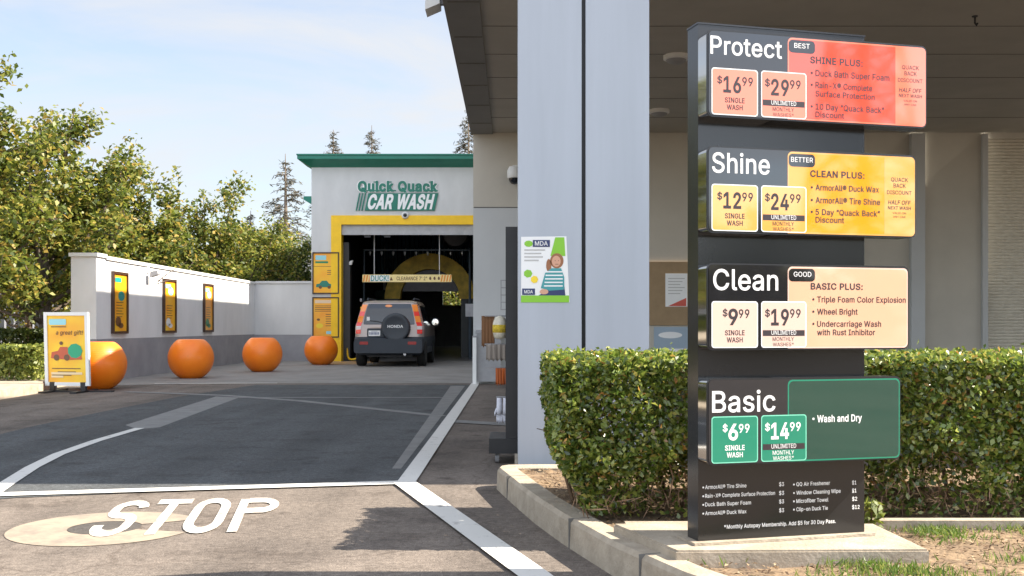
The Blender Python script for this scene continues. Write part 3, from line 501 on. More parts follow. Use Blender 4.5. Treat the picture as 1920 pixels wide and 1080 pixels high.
for k in (5, 8, 10, 11):
    p_, t_ = outer[k].lerp(outer[k+1], .45), (outer[k+1]-outer[k]).normalized(); q_ = Vector((-t_.y, t_.x)); h_ = t_*.004
    A_ = [p_+q_*-.003-h_, p_+q_*-.003+h_, p_+q_*(KW-.02)+h_, p_+q_*(KW-.02)-h_]; mb.prism([(v.x, v.y, 0) for v in A_], (0, 0, KH+.0015))
struct('kerb_joint', mb, m_seam, 'dark joints between the kerb stones', 'kerb joint')
# bed surface with small relief
bed = inset(outer, KW-.004)
poly = [Vector((p.x, p.y)) for p in bed] + [Vector((9, 2.1)), Vector((9, 7.0)), Vector((1.0, 7.0))]
bm = bmesh.new(); vs_ = [bm.verts.new((p.x, p.y, .115)) for p in poly]; f = bm.faces.new(vs_)
bmesh.ops.triangulate(bm, faces=[f]); 
for _ in range(5): bmesh.ops.subdivide_edges(bm, edges=[e for e in bm.edges if e.calc_length() > .09 and min(v.co.x for v in e.verts) < 3.6], cuts=1)
bmesh.ops.triangulate(bm, faces=bm.faces)
for v in bm.verts:
    q = v.co
    q.z += .018*mnoise.noise(Vector((q.x*3, q.y*3, 0))) + .012*mnoise.noise(Vector((q.x*11, q.y*11, 4)))
bmesh.ops.recalc_face_normals(bm, faces=bm.faces)
me = bpy.data.meshes.new('planting_bed'); bm.to_mesh(me); bm.free(); me.materials.append(m_soil)
for p_ in me.polygons: p_.use_smooth = True
if me.polygons[0].normal.z < 0: me.flip_normals()
o = bpy.data.objects.new('planting_bed', me); COL.objects.link(o); setp(o, 'dry brown soil of the planting bed', 'soil', None, 'structure')
# sign pad and edging
mb = MB(); z0, z1 = .06, .178
pad = [(.45,4.72),(.64,4.15),(1.63,4.17),(1.60,4.72)]
mb.prism([(x, y, z0) for x, y in pad], (0, 0, z1-z0-.008)); mb.prism([(x+(.006 if x < 1 else -.006), y+(.006 if y < 4.5 else -.006), z1-.008) for x, y in pad], (0, 0, .008))
struct('sign_pad', mb, m_kerb, 'flat concrete pad under the menu sign', 'pavement')
mb = MB(); mb.box((1.62,4.86,.06),(9,4.93,.165)); mb.box((.52,4.86,.06),(1.615,4.93,.15)); struct('edging', mb, m_kerb, 'narrow concrete edging in front of the hedge', 'kerb')

# ================================================================== canopy, column, service building
YB = 19.55
root = thing('canopy', 'wide grey canopy overhead with a flat panelled soffit', 'canopy', (-.75, 7.05, 4.6))
mb = MB(); mb.box((-.35,7.25,4.60),(18,YB-.02,4.75)); mb.build('soffit', m_soffit, root)
mb = MB(); mb.box((-.75,7.05,4.57),(-.352,YB-.02,4.76)); mb.box((-.35,7.05,4.57),(18,7.248,4.76)); mb.build('edge_beam', m_soffit2, root)
mb = MB(); mb.box((-.75,7.05,4.762),(-.70,YB-.02,5.75)); mb.box((-.698,7.05,4.762),(18,7.10,5.75)); mb.box((-.698,7.102,5.6),(18,YB-.02,5.65)); mb.build('fascia', m_metalpanel, root)
mb = MB()
for y in (8.4,9.8,11.2,12.6,13.9,15.2,16.6,18.1): mb.box((-.352,y,4.595),(18,y+.009,4.602)); mb.box((-.70,y+.35,4.562),(-.36,y+.37,4.572))
mb.build('soffit_joint', m_seam, root)
root = thing('column', 'broad grey metal clad column split by a black joint, poster on it', 'column', (.49, 7.28, .0))
mb = MB(); mb.box((.042,7.28,.10),(.475,7.95,4.568)); mb.build('cladding', m_metalpanel, root)
mb = MB(); mb.box((.503,7.28,.10),(.936,7.95,4.568)); mb.build('cladding', m_metalpanel, root)
mb = MB(); mb.box((.46,7.33,.10),(.52,7.93,4.566)); mb.build('joint', m_black, root)
mb = MB(); mb.box((.02,7.24,-.01),(.96,7.99,.098)); mb.build('footing', m_kerb, root)
root = thing('service_building', 'tall plain building behind the canopy with a grey corner wall and shutter', 'building', (-.71, YB, 0))
mb = MB()
mb.box((-.71,YB,-.02),(.6,32.3,3.22), 1); mb.box((-.71,YB,3.24),(.6,32.3,7.9), 0)
mb.box((.6,YB+.05,-.02),(9.02-.3,32.3,7.9), 0); mb.box((9.75+2.2,YB+.05,-.02),(34,32.3,7.9), 0); mb.box((8.72,YB+.4,-.02),(11.95,32.3,7.9), 0); mb.box((8.72,YB+.05,4.5),(11.95,YB+.4,7.9),0)
mb.box((-.70,YB+.01,3.22),(.6,YB+2,3.24), 2)
mb.build('wall', [m_bwall, m_bwall2, m_seam], root)
mb = MB()
for i in range(75): z = .02+i*.06; mb.prism([(8.75,YB+.16,z),(8.75,YB+.135,z+.03),(8.75,YB+.16,z+.056)], (3.18,0,0))
sh = mb.build('roller_shutter', M('shutter_metal', (.66,.62,.53), .5, var=.05), root)
mb = None
for xg in (8.62, 11.95): MB().box((xg,YB-.02,-.02),(xg+.1,YB+.12,4.58)).build('shutter_guide', m_bwall2, root)
mb = MB(); mb.box((7.3,YB-.06,-.02),(7.55,YB+.05,4.58)); mb.box((6.22,YB+.03,-.02),(6.26,YB+.05,4.58)); mb.build('pilaster', m_bwall2, root)
lamp0 = None
for i, (x, y, lb) in enumerate(((1236,206,'round flat white ceiling lamp on the soffit just beside the broad column'), (1268,104,'small round ceiling lamp on the soffit partly behind the menu sign'))):
    Y = (4.6-H)*F/(HY-y); X = (x-960)*Y/F
    if lamp0 is None:
        r0 = lamp0 = thing('ceiling_lamp', lb, 'lamp', (X,Y,4.6), 'flat lamps under the canopy')
        MB().lathe((X,Y,4.6), [(.17,0),(.17,-.05),(.15,-.06),(.01,-.06)], 24).build('lamp_rim', m_white, r0, 40)
        MB().lathe((X,Y,4.54), [(.135,.0),(.12,-.025),(.07,-.045),(.01,-.05)], 24).build('diffuser', m_grey, r0, 40)
    else: dup(r0, (X,Y,4.6), lb)
p = P(1828,28,12.2); root = thing('ceiling_hook', 'small dark hook hanging from the soffit above the red menu panel', 'hook', (p.x, p.y, 4.6))
MB().tube([(p.x,p.y,4.6),(p.x,p.y,4.52),(p.x+.02,p.y,4.49),(p.x+.03,p.y,4.52)], .012, 6).build('hook', m_black, root); MB().lathe((p.x,p.y,4.6), [(.035,0),(.03,-.012),(.01,-.014)], 12).build('hook_plate', m_black, root)
# floodlight on canopy edge
q = Vector((-.80, 11.9, 4.66)); root = thing('floodlight', 'pale floodlight on the canopy edge against the sky', 'lamp', q)
MB().prism([(q.x-.16,q.y-.12,4.55),(q.x+.0,q.y-.12,4.62),(q.x+.0,q.y-.12,4.76),(q.x-.16,q.y-.12,4.72)], (0,.3,0)).build('housing', m_white, root); MB().box((q.x,q.y-.03,4.64),(-.751,q.y+.05,4.72)).build('bracket', m_grey, root)
# dome camera on the corner wall
pl = Pl((0, YB, 0)); u, v = pl.uv(967, 329); q = pl.p(u, v)
root = thing('security_camera', 'white domed security camera on the wall just beside the broad column', 'camera', q)
MB().box((q.x-.06,YB-.12,q.z-.10),(q.x+.1,YB,q.z+.17)).build('bracket', m_white, root)
MB().lathe((q.x-.02,YB-.2,q.z-.06), [(.02,.2),(.10,.19),(.135,.12),(.135,.0),(.12,-.02)], 20).build('housing', m_white, root, 40)
MB().lathe((q.x-.02,YB-.2,q.z-.082), [(.11,.0),(.095,-.06),(.055,-.1),(.01,-.11)], 20).build('dome', m_glass, root, 60)
# notice board, leaflet
pl = Pl((0, YB+.05, 0))
def rect_uv(pl, x0, y0, x1, y1, d=0): u0, v1 = pl.uv(x0, y0, d); u1, v0 = pl.uv(x1, y1, d); return u0, v0, u1, v1
u0, v0, u1, v1 = rect_uv(pl, 1208, 491, 1296, 610)
root = thing('notice_board', 'brown wooden notice board on the wall behind the column', 'notice board', pl.p((u0+u1)/2, v0))
MB().pbox(pl, u0, v0, u1, v1, 0, .04).build('board', M('board_wood', (.32,.22,.12), .7, var=.1), root)
root = thing('paper_notice', 'white paper sheet with a red corner pinned on the brown board', 'paper', pl.p(u0+.3, v0+.4, .04))
a = rect_uv(pl, 1247, 513, 1288, 575); MB().pbox(pl, *a, .041, .046).build('sheet', c_white, root)
mb = MB(); mb.ppoly(pl, [(a[0]+.05,a[1]+.01),(a[2]-.02,a[1]+.01),(a[2]-.02,a[1]+.16)], .048); mb.build('red_print', c_red, root)
mb = MB()
for k in range(6): mb.prect(pl, a[0]+.05, a[3]-.1-k*.055, a[2]-.05-(k % 3)*.04, a[3]-.085-k*.055, .048)
mb.build('print_line', c_grey, root)
b_ = rect_uv(pl, 1226, 613, 1296, 668); root = thing('wall_poster', 'pale blue poster with white band low on the wall under the notice board', 'poster', pl.p(b_[0], b_[1]))
MB().pbox(pl, *b_, 0, .012).build('sheet', flat('sheet_blue', (.30,.38,.46)), root)
mb = MB(); mb.prect(pl, b_[0]+.05, b_[1]+.05, b_[2]-.05, b_[1]+.14, .014); mb.pell(pl, b_[0]+.3, b_[3]-.15, .22, .06, .014); mb.build('print', c_white, root)

# column poster
pl = Pl((0, 7.28, 0)); S = 7.28/F
def U(x): return (x-960)*S
def V(y): return H-(y-HY)*S
root = thing('poster', 'white and green charity poster of a child in a striped top on the column', 'poster', pl.p(U(1020), V(568)))
MB().ppoly(pl, [(U(977),V(567)),(U(1068),V(567)),(U(1062),V(443)),(U(977),V(444))], .002).build('sheet', c_white, root, fix=False)
mb = MB(); mb.ppoly(pl, [(U(1041),V(445)),(U(1058),V(445)),(U(1060),V(480)),(U(1032),V(480))], .0035); mb.build('green_print', c_lime, root, fix=False); MB().prect(pl, U(977), V(567), U(1067), V(554), .0035).build('green_print', c_lime, root, fix=False); mb = MB()
mb.pell(pl, U(991), V(457), .03, .022, .0035, n=9); mb.build('green_print', c_lime, root, fix=False); mb = MB(); mb.pell(pl, U(990), V(513), .03, .028, .0035, n=7); mb.build('green_print', c_lime, root, fix=False)
MB().prect(pl, U(999), V(463), U(1031), V(450), .0045).build('navy_print', c_navy, root, fix=False); MB().prect(pl, U(979), V(553), U(1003), V(541), .0045).build('navy_print', c_navy, root, fix=False)
mb = MB(); mb.ppoly(pl, [(U(1010),V(554)),(U(1060),V(554)),(U(1058),V(535)),(U(1030),V(541))], .004); mb.build('navy_print', c_navy, root, fix=False)
mb = MB(); mb.ptext(pl, 'MDA', U(1003), U(1027), V(452.5), V(460.5), .0055); mb.build('lettering', c_white, root, fix=False); mb = MB(); mb.ptext(pl, 'MDA', U(983), U(999), V(544), V(550), .0055); mb.build('lettering', c_white, root, fix=False)
mb = MB()
for k, (a, b_) in enumerate(((983,1022),(983,1015),(983,1018),(983,1010))): mb.prect(pl, U(a), V(470+k*6.5), U(b_), V(467.5+k*6.5), .0035)
mb.build('print_line', c_grey, root, fix=False)
mb = MB(); mb.pell(pl, U(1044), V(489), .046, .052, .004); mb.pell(pl, U(1029), V(498), .018, .045, .004); mb.build('hair_print', c_hair, root, fix=False)
mb = MB(); mb.pell(pl, U(1043), V(490), .030, .038, .005); mb.build('skin_print', c_skin, root, fix=False); mb = MB(); mb.pell(pl, U(1020), V(547), .03, .018, .005); mb.build('skin_print', c_skin, root, fix=False)
mb = MB(); mb.ppoly(pl, [(U(1014),V(540)),(U(1022),V(512)),(U(1034),V(503)),(U(1052),V(503)),(U(1058),V(520)),(U(1058),V(543)),(U(1030),V(545))], .0045); mb.build('top_print', flat('print_stripe', (.05,.3,.32)), root, fix=False)
mb = MB()
for k in range(5): mb.prect(pl, U(1024-k), V(511+k*6.6), U(1055), V(508.5+k*6.6), .006)
mb.build('stripe_print', c_white, root, fix=False)
mb = MB(); mb.pell(pl, U(1002), V(524), .026, .026, .005, n=7); mb.build('yellow_print', c_yel, root, fix=False)
mb = MB(); mb.pell(pl, U(1041), V(489), .003, .003, .006); mb.pell(pl, U(1047), V(489), .003, .003, .006); mb.prect(pl, U(1041), V(496), U(1047), V(495), .006); mb.build('face_print', c_brown, root, fix=False)

# ================================================================== black merchandise stand and what hangs on it
YS = 8.15
root = thing('display_stand', 'tall narrow black display stand on castors beside the column', 'display stand', (.0, YS, 0))
def SX(x): return (x-960)*YS/F
def SZ(y): return H-(y-HY)*YS/F
MB().box((SX(948),YS,.10),(.4,YS+.55,SZ(425))).build('upright', m_black, root)
MB().box((SX(917),YS-.02,.08),(.36,YS+.5,SZ(822))).build('foot_tray', m_black, root)
for x in (SX(932), .3):
    c_ = MB().lathe((x,YS+.08,.04), [(.005,-.015),(.04,-.015),(.04,.015),(.005,.015)], 16, axis='x'); c_.tube([(x,YS+.08,.04),(x,YS+.08,.09)], .012, 6); c_.build('castor', m_grey, root, 40)
mb = MB()
for z in np.linspace(SZ(580), SZ(525), 5): mb.tube([(SX(948),YS+.05,z),(SX(938),YS+.05,z)], .004, 5)
mb.tube([(SX(939),YS+.05,SZ(580)),(SX(939),YS+.05,SZ(525))], .004, 5); mb.build('wire_rack', m_grey, root)
for y in (592, 646, 690, 746): MB().tube([(SX(948),YS+.1,SZ(y)),(SX(908 if y < 700 else 930),YS+.1,SZ(y))], .006, 6).build('peg', m_grey, root)
def cloth(name, label, cat, x0, y0, x1, y1, mat, Y, ripple=.015, n=14, th=.02):
    r = thing(name, label, cat, ((SX(x0)+SX(x1))/2, Y, SZ(y1)))
    mb = MB(); xs = np.linspace(SX(x0), SX(x1), n); zs = np.linspace(SZ(y0), SZ(y1), 7); b = 0
    for s in (0, 1):
        for zi, z in enumerate(zs):
            for i, x in enumerate(xs): mb.v.append(Vector((x, Y+s*th+ripple*math.sin(i*1.9+s)*(.4+.1*zi), z+(.01*math.sin(i*2.3) if zi == 6 else 0))))
    W_ = n; Hh = 7
    for s in (0, 1):
        for j in range(Hh-1):
            for i in range(W_-1): a = s*W_*Hh+j*W_+i; mb.f.append((a, a+1, a+W_+1, a+W_)); mb.mi.append(0)
    for j in range(Hh-1):
        for i in (0, W_-1): a = j*W_+i; c = a+W_*Hh; mb.f.append((a, a+W_, c+W_, c)); mb.mi.append(0)
    for j in (0, Hh-1):
        for i in range(W_-1): a = j*W_+i; c = a+W_*Hh; mb.f.append((a, a+1, c+1, c)); mb.mi.append(0)
    mb.build('fabric', mat, r, 0); return r
cloth('leather_cloth', 'brown hanging cloth on the top peg of the black stand', 'cloth', 902, 592, 927, 650, M('brown_cloth', (.16,.075,.03), .8), YS+.12, .006)
cloth('towel', 'grey striped towel hanging from the stand below the brown cloth', 'towel', 911, 646, 948, 676, M('striped_towel', (.12,.10,.085), .9, scale=60, col2=(.34,.30,.26), stretch=(1,1,.02)), YS+.06)
cloth('towel', 'orange and dark striped towel hanging low on the black stand', 'towel', 929, 691, 949, 722, M('orange_towel', (.10,.04,.03), .9, scale=70, col2=(.7,.17,.03), stretch=(1,1,.02)), YS+.06)
q = Vector((SX(937), YS+.07, SZ(636)))
root = thing('sponge_bag', 'clear bag with white and yellow sponges hanging on the stand', 'bag', q)
MB().lathe(q, [(.015,0),(.045,.01),(.055,.05),(.055,.12),(.04,.165),(.012,.18)], 14).build('bag', M('bag_film', (.55,.52,.42), .3, var=.2, scale=30), root, 0)
MB().lathe(q+Vector((0,0,.05)), [(.0565,0),(.0575,.03),(.0565,.06)], 14).build('yellow_sponge', M('sponge', (.5,.36,.03), .9, var=.5, scale=60), root, 0)
q = Vector((SX(942), YS+.05, SZ(796)))
root = thing('work_gloves', 'pair of pale work gloves hanging at the bottom of the stand', 'gloves', q)
for s in (-1, 1):
    mb = MB(); x = q.x+s*.024
    mb.tube([(x,q.y,q.z+.2),(x,q.y,q.z+.12),(x,q.y,q.z+.075)], [.02,.022,.024], 8)
    for k in range(4): xx = x+(k-1.5)*.011; mb.tube([(xx,q.y,q.z+.085),(xx,q.y,q.z+.03),(xx,q.y-.004,q.z+.005+(.008 if k in (0,3) else 0))], [.0075,.0068,.0045], 6)
    mb.tube([(x+s*.02,q.y,q.z+.12),(x+s*.032,q.y-.008,q.z+.085),(x+s*.034,q.y-.01,q.z+.06)], [.008,.008,.005], 6)
    mb.build('glove', M('glove_cloth', (.55,.56,.62), .85, var=.15, scale=30), root, 0)
# white post at building corner
Yp = 19.2; q = G(890, 722)
root = thing('corner_post', 'slim white post standing at the corner of the grey wall', 'post', (-.66, Yp, 0))
MB().box((-.71,Yp,0),(-.645,Yp+.06,.85)).build('post', m_white, root); MB().box((-.715,Yp-.005,.85),(-.64,Yp+.065,.88)).build('post_cap', m_grey, root)
mb = MB(); mb.box((-.64,Yp+.1,.05),(-.2,YB,.92)); mb.prism([(-.66,Yp+.08,.92),(-.18,Yp+.08,.92),(-.18,YB,.96),(-.66,YB,.96)], (0,0,.03)); 
setp(mb.build('utility_cabinet', m_grey), 'low grey cabinet against the corner wall behind the stand', 'cabinet')

# ================================================================== car wash building
YF = 32.0
plF = Pl((0, YF, 0)); SF = YF/F
def UF(x): return (x-960)*SF
def VF(y): return H-(y-HY)*SF
xl, xi, xr = UF(584), UF(640), -.9
ztop, zin, zout = VF(314), VF(421), VF(404)
root = thing('car_wash', 'pale car wash bay with green cornice and yellow framed opening', 'building', (xl, YF, 0))
mb = MB()
mb.box((xl,YF,0),(xi-.02,YF+.35,ztop)); mb.box((xi-.02,YF,zin+.02),(.0,YF+.35,ztop)); mb.box((xr,YF,0),(0,YF+.35,zin+.02))
mb.box((xl,YF+.35,0),(xl+.2,57,ztop-1.0)); mb.box((xl+.2,YF+.35,5.3),(0,57,5.45)); mb.box((-.25,YF+.35,0),(0,57,5.3))
# end wall with two openings
ye = 56.8; x0, x1 = (830-960)*ye/F, (868-960)*ye/F; z0, z1 = H-(572-HY)*ye/F, H-(545-HY)*ye/F
mb.box((xl+.2,ye,0),(x0,ye+.2,5.3)); mb.box((x1,ye,0),(-.25,ye+.2,5.3)); mb.box((x0,ye,0),(x1,ye+.2,z0)); mb.box((x0,ye,z1),(x1,ye+.2,5.3))
mb.build('wall', m_wall, root)
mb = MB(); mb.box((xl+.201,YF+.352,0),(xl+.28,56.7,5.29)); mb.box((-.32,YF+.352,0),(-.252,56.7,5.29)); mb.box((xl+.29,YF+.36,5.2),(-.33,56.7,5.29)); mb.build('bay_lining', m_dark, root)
mb = MB(); c0, c1 = UF(562), UF(584)
prof = [(0,0),(.0,.02),(-.39,.36),(-.39,.43),(.06,.43),(.06,0)]
pts = [(xl+a, YF, ztop+b) for a, b in prof]
mb.add([(xl,YF,ztop),(0,YF,ztop),(c0,YF-.39,ztop+.20),(0,YF-.39,ztop+.20),(c0,YF-.39,ztop+.31),(0,YF-.39,ztop+.31),(c0,YF+1.2,ztop+.20),(c0,YF+1.2,ztop+.31),(xl,YF+1.2,ztop),(0,YF+1.2,ztop+.31),(0,YF+1.2,ztop)],
       [(0,1,3,2),(2,3,5,4),(0,2,6,8),(2,4,7,6),(4,5,9,7),(8,6,7,9,10),(0,8,10,1),(1,10,9,5,3)])
mb.box((c0-.02,YF-.42,ztop+.31),(0,YF+1.22,ztop+.345))
y2 = 38; s2 = y2/F; a0, a1 = (569-960)*s2, xl+.02
mb.add([(a1,y2,ztop-1.05),(a0,y2,H-(370-HY)*s2-.08),(a0,y2,H-(370-HY)*s2+.04),(a1,y2,H-(370-HY)*s2+.04),(a1,56.9,ztop-1.05),(a0,56.9,H-(370-HY)*s2-.08),(a0,56.9,H-(370-HY)*s2+.04),(a1,56.9,H-(370-HY)*s2+.04)],
       [(0,1,2,3),(4,5,6,7),(0,1,5,4),(1,2,6,5),(2,3,7,6),(3,0,4,7)])
mb.build('cornice', m_green, root)
mb = MB(); xo = UF(621)
mb.prism([(xo,YF-.03,0),(xi,YF-.03,0),(xi,YF-.03,zin),(xr,YF-.03,zin),(xr,YF-.03,zout),(xo,YF-.03,zout)], (0,.4,0)); mb.build('door_frame', m_yellow, root)
zr = VF(437); mb = MB(); mb.box((xi-.01,YF+.06,zr),(xr+.01,YF+.3,zin-.002)); mb.box((xi-.01,YF+.05,zr-.05),(xr+.01,YF+.08,zr+.01)); mb.build('rolled_door', M('door_grey', (.4,.4,.4), .5), root)
for x in (691, 728):
    mb = MB(); u = UF(x); mb.box((u-.14,YF+.1,zr-.12),(u+.05,YF+.2,zr-.002)); mb.box((u+.0,YF+.1,zr-.02),(u+.14,YF+.2,zr+.08)); mb.build('door_motor', m_black, root)
# the sign above the door (the mascot of the photograph is left out)
u0, u1, v0, v1 = UF(668), UF(823), VF(397), VF(338)
root = thing('logo_sign', 'green and white Quick Quack car wash lettering above the yellow opening', 'sign', plF.p((u0+u1)/2, v0))
mb = MB(); vA, vB = VF(362.5), VF(395)
mb.prism([plF.p(u, v, .002) for u, v in ((UF(684),vB),(UF(815),vB),(UF(822),vA),(UF(691),vA))], plF.N*.04)
for k in range(3): a = UF(667+k*5.4); mb.prism([plF.p(u, v, .002) for u, v in ((a,vB),(a+.035,vB),(a+.035+.105,vA),(a+.105,vA))], plF.N*.04)
mb.build('green_plate', m_green, root)
mb = MB(); mb.ptext(plF, 'Quick Quack', UF(669), UF(823), VF(341), VF(358.5), .03, bold=.13); mb.build('lettering_edge', c_white, root, fix=False)
mb = MB(); mb.ptext(plF, 'Quick Quack', UF(671), UF(821), VF(341), VF(358.5), .036, bold=.085)
for x in (690.5, 697.5, 704.5, 712, 718.5, 733, 740, 772, 779.5, 797.5, 805, 811, 818): mb.prect(plF, UF(x-3), VF(358.7), UF(x+3), VF(356.6), .038)
for x in (704, 733.5, 808): mb.prect(plF, UF(x-3.4), VF(342.6), UF(x+1), VF(340.6), .038)
mb.build('lettering', m_green, root, fix=False)
mb = MB(); mb.ptext(plF, 'CAR WASH', UF(688), UF(810), VF(366), VF(391), .048, bold=.07, shear=.22); mb.build('lettering_white', c_white, root, fix=False)
# little camera above the opening
q = plF.p(UF(760), VF(404), .03); root = thing('security_camera', 'small white dome camera on the yellow lintel below the lettering', 'camera', q)
MB().lathe(q, [(.11,0),(.11,-.04),(.085,-.07),(.02,-.072)], 20, axis='y').build('housing', m_white, root, 40); MB().lathe(q+Vector((0,-.07,0)), [(.06,0),(.05,-.035),(.02,-.055),(.004,-.058)], 16, axis='y').build('lens', m_glass, root, 60)
def framed(pl, a, label, fw, fmat, facemat, group=None, th=.05, name='framed_poster'):
    u0, v0, u1, v1 = a; root = thing(name, label, 'poster', pl.p((u0+u1)/2, v0), group)
    mb = MB(); mb.pbox(pl, u0, v0, u0+fw, v1, 0, th); mb.pbox(pl, u1-fw, v0, u1, v1, 0, th); mb.pbox(pl, u0+fw, v1-fw, u1-fw, v1, 0, th-.002); mb.pbox(pl, u0+fw, v0, u1-fw, v0+fw, 0, th-.002); mb.build('frame', fmat, root)
    MB().pbox(pl, u0+fw-.004, v0+fw-.004, u1-fw+.004, v1-fw+.004, .002, th*.5).build('poster_face', facemat, root)
    iu, iv, W, Hh = u0+fw, v0+fw, u1-u0-2*fw, v1-v0-2*fw
    sub = Pl(pl.p(iu, iv, th*.5+.003), pl.U, pl.V)
    return root, sub, W, Hh
def car_print(mb, pl, cu, cv, w, mi=0, d=0):
    mb.ppoly(pl, [(cu-w*.5,cv),(cu-w*.48,cv+w*.17),(cu-w*.3,cv+w*.2),(cu-w*.17,cv+w*.36),(cu+w*.12,cv+w*.37),(cu+w*.25,cv+w*.2),(cu+w*.48,cv+w*.15),(cu+w*.5,cv)], d, mi)
root, pl, W, Hh = framed(plF, rect_uv(plF, 586, 473, 636, 551), 'upper orange poster with green car in a dark frame beside the opening', .035, m_frame, c_post1)
mb = MB(); mb.prr(pl, .06, Hh*.83, W*.52, Hh*.95, .02); mb.build('logo_print', c_cyan, root, fix=False)
MB().prr(pl, .05, Hh*.75, W*.6, Hh*.80, .02).build('caption_print', c_pgreen, root, fix=False); mb = MB(); car_print(mb, pl, W*.46, Hh*.14, W*.72); mb.build('green_print', flat('teal_car', (.01,.2,.14)), root, fix=False)
mb = MB(); mb.prect(pl, .0, Hh*.665, W, Hh*.675)
for k in range(3): mb.prect(pl, W*.56, Hh*(.56-.05*k), W*.9, Hh*(.575-.05*k))
mb.build('text_print', c_brown, root, fix=False)
for q_ in (.28, .64): MB().pell(pl, W*q_, Hh*.14, .05, .05, .002).build('wheel_print', c_brown, root, fix=False)
root, pl, W, Hh = framed(plF, rect_uv(plF, 586, 557, 636, 633), 'lower amber poster of small print in a dark frame behind a ball', .035, m_frame, c_post2)
mb = MB(); mb.prect(pl, .04, Hh*.87, W-.05, Hh*.95); mb.build('heading_print', flat('pale_print', (.8,.6,.4)), root, fix=False)
mb = MB()
for k in range(4): mb.prect(pl, .04, Hh*(.79-.045*k), W-.05-(k % 2)*.06, Hh*(.806-.045*k))
for k in range(6): mb.prect(pl, W*.5, Hh*(.57-.06*k), W-.05-(k % 3)*.04, Hh*(.585-.06*k))
mb.pell(pl, W*.2, Hh*.44, .05, .035); mb.build('text_print', c_brown, root, fix=False)
mb = MB(); mb.pell(pl, W*.25, Hh*.28, .11, .075, n=9); mb.build('yellow_print', c_yel, root, fix=False)
mb = MB(); mb.prr(pl, W*.52, Hh*.06, W*.95, Hh*.14, .02); mb.build('logo_print', c_cyan, root, fix=False)

# ---- inside the bay
Yc = YF+.5; s_ = Yc/F
def UC(x): return (x-960)*s_
def VC(y): return H-(y-HY)*s_
plC = Pl((0, Yc, 0)); a = (UC(680), VC(529), UC(847), VC(515))
root = thing('clearance_bar', 'striped hanging clearance bar across the bay reading DUCK', 'height bar', plC.p((a[0]+a[2])/2, a[1]))
MB().pbox(plC, *a, 0, .06).build('bar', flat('bar_cream', (.9,.72,.3)), root)
mb = MB()
for k in range(4):
    for base in (a[0]+.01, a[2]-.34):
        u = base+k*.085; MB().ppoly(plC, [(u,a[1]+.012),(u+.045,a[1]+.012),(u+.085,a[3]-.012),(u+.04,a[3]-.012)], .062).build('stripe', c_orange, root, fix=False)
mb = MB(); mb.prect(plC, UC(694), VC(528), UC(731), VC(516), .0635); mb.build('white_print', c_white, root, fix=False)
mb = MB(); mb.ptext(plC, 'DUCK!', UC(696), UC(729), VC(516.8), VC(527), .066, bold=.03); mb.build('green_lettering', c_teal, root, fix=False)
mb = MB(); mb.ptext(plC, "CLEARANCE 7' 2\"", UC(744), UC(801), VC(519), VC(525.5), .066, bold=.012)
mb.build('lettering', c_brown, root, fix=False)
for x in (807, 815, 823): MB().pell(plC, UC(x), VC(522), .035, .055, .066, n=6).build('mark', c_brown, root, fix=False)
MB().ppoly(plC, [(UC(731),VC(526)),(UC(737),VC(526)),(UC(734),VC(519))], .066).build('mark', c_brown, root, fix=False)
for x in (702, 824): MB().tube([plC.p(UC(x), a[3], .03), plC.p(UC(x), VC(418), .03)], .011, 6).build('cable', flat('cable_white', (.7,.7,.7)), root)
Ya = 36.5; s_ = Ya/F; root = thing('wash_arch', 'dull yellow foam arch deep inside the dark bay', 'arch', ((806-960)*s_, Ya, 0))
cx = (806-960)*s_; cz = H-(560-HY)*s_; ro, ri = 1.55, 1.02
mb = MB(); n = 26
def arcpt(r_, k): q = math.pi*k/n; return (cx+r_*math.cos(q), cz+r_*math.sin(q))
for k in range(n):
    p4 = [arcpt(ro,k), arcpt(ri,k), arcpt(ri,k+1), arcpt(ro,k+1)]; mb.prism([(x,Ya,z) for x, z in p4], (0,.5,0))
for s in (-1, 1): xa, xb = sorted((cx+s*ri, cx+s*ro)); MB().box((xa+.04,Ya+.04,0),(xb-.04,Ya+.46,cz-.005)).build('arch_leg', M('arch_leg_dark', (.035,.04,.04), .5), root)
mb.build('arch_body', M('arch_yellow', (.62,.42,.05), .6, var=.4, scale=3), root)
mb = MB(); mb.prism([(cx+1.0*math.cos(R(a_)), Ya+.2, cz+1.0*math.sin(R(a_))) for a_ in range(15, 170, 10)], (0,.12,0)); mb.build('arch_plate', M('plate_grey', (.13,.125,.13), .5), root)
def brush(x, label, col):
    root = thing('wash_brush', label, 'brush', (x, 41, 0)); mb = MB(); prof = []
    for i in range(16): prof.append((.38+.06*math.sin(i*2.4), .2+i*.15))
    mb.lathe((x,41,0), prof, 22); mb.build('bristles', M('bristle', col, .9, var=.5, scale=20), root, 0); MB().tube([(x,41,0),(x,41,5.2)], .05, 8).build('shaft', m_grey, root)
brush(-1.2, 'dark upright wash brush deep beside the control box in the bay', (.02,.03,.08)); brush(-4.9, 'dark upright wash brush deep on the side of the hose in the bay', (.03,.06,.05))
root = thing('spray_frame', 'dark pipe frame with spray nozzles behind the hanging bar', 'spray frame', (-3.0, 34.2, 0))
mb = MB(); mb.tube([(-4.75,34.2,0),(-4.75,34.2,3.5),(-1.35,34.2,3.5),(-1.35,34.2,0)], .05, 8); mb.build('pipe', M('pipe_blue', (.05,.07,.09), .4), root, 40)
for k in range(9): x = -4.55+k*.37; MB().lathe((x,34.2,3.36), [(.03,.1),(.045,.06),(.03,0),(.012,-.04)], 8).build('nozzle', m_steel, root, 40)
root = thing('cloth_curtain', 'dark hanging wash curtain strips across the roof of the bay', 'wash curtain', (-3.0, 39.0, 3.9))
mb = MB(); mb.box((-5.2,38.9,4.6),(-.5,39.1,4.75)); mb.build('curtain_rail', m_steel, root)
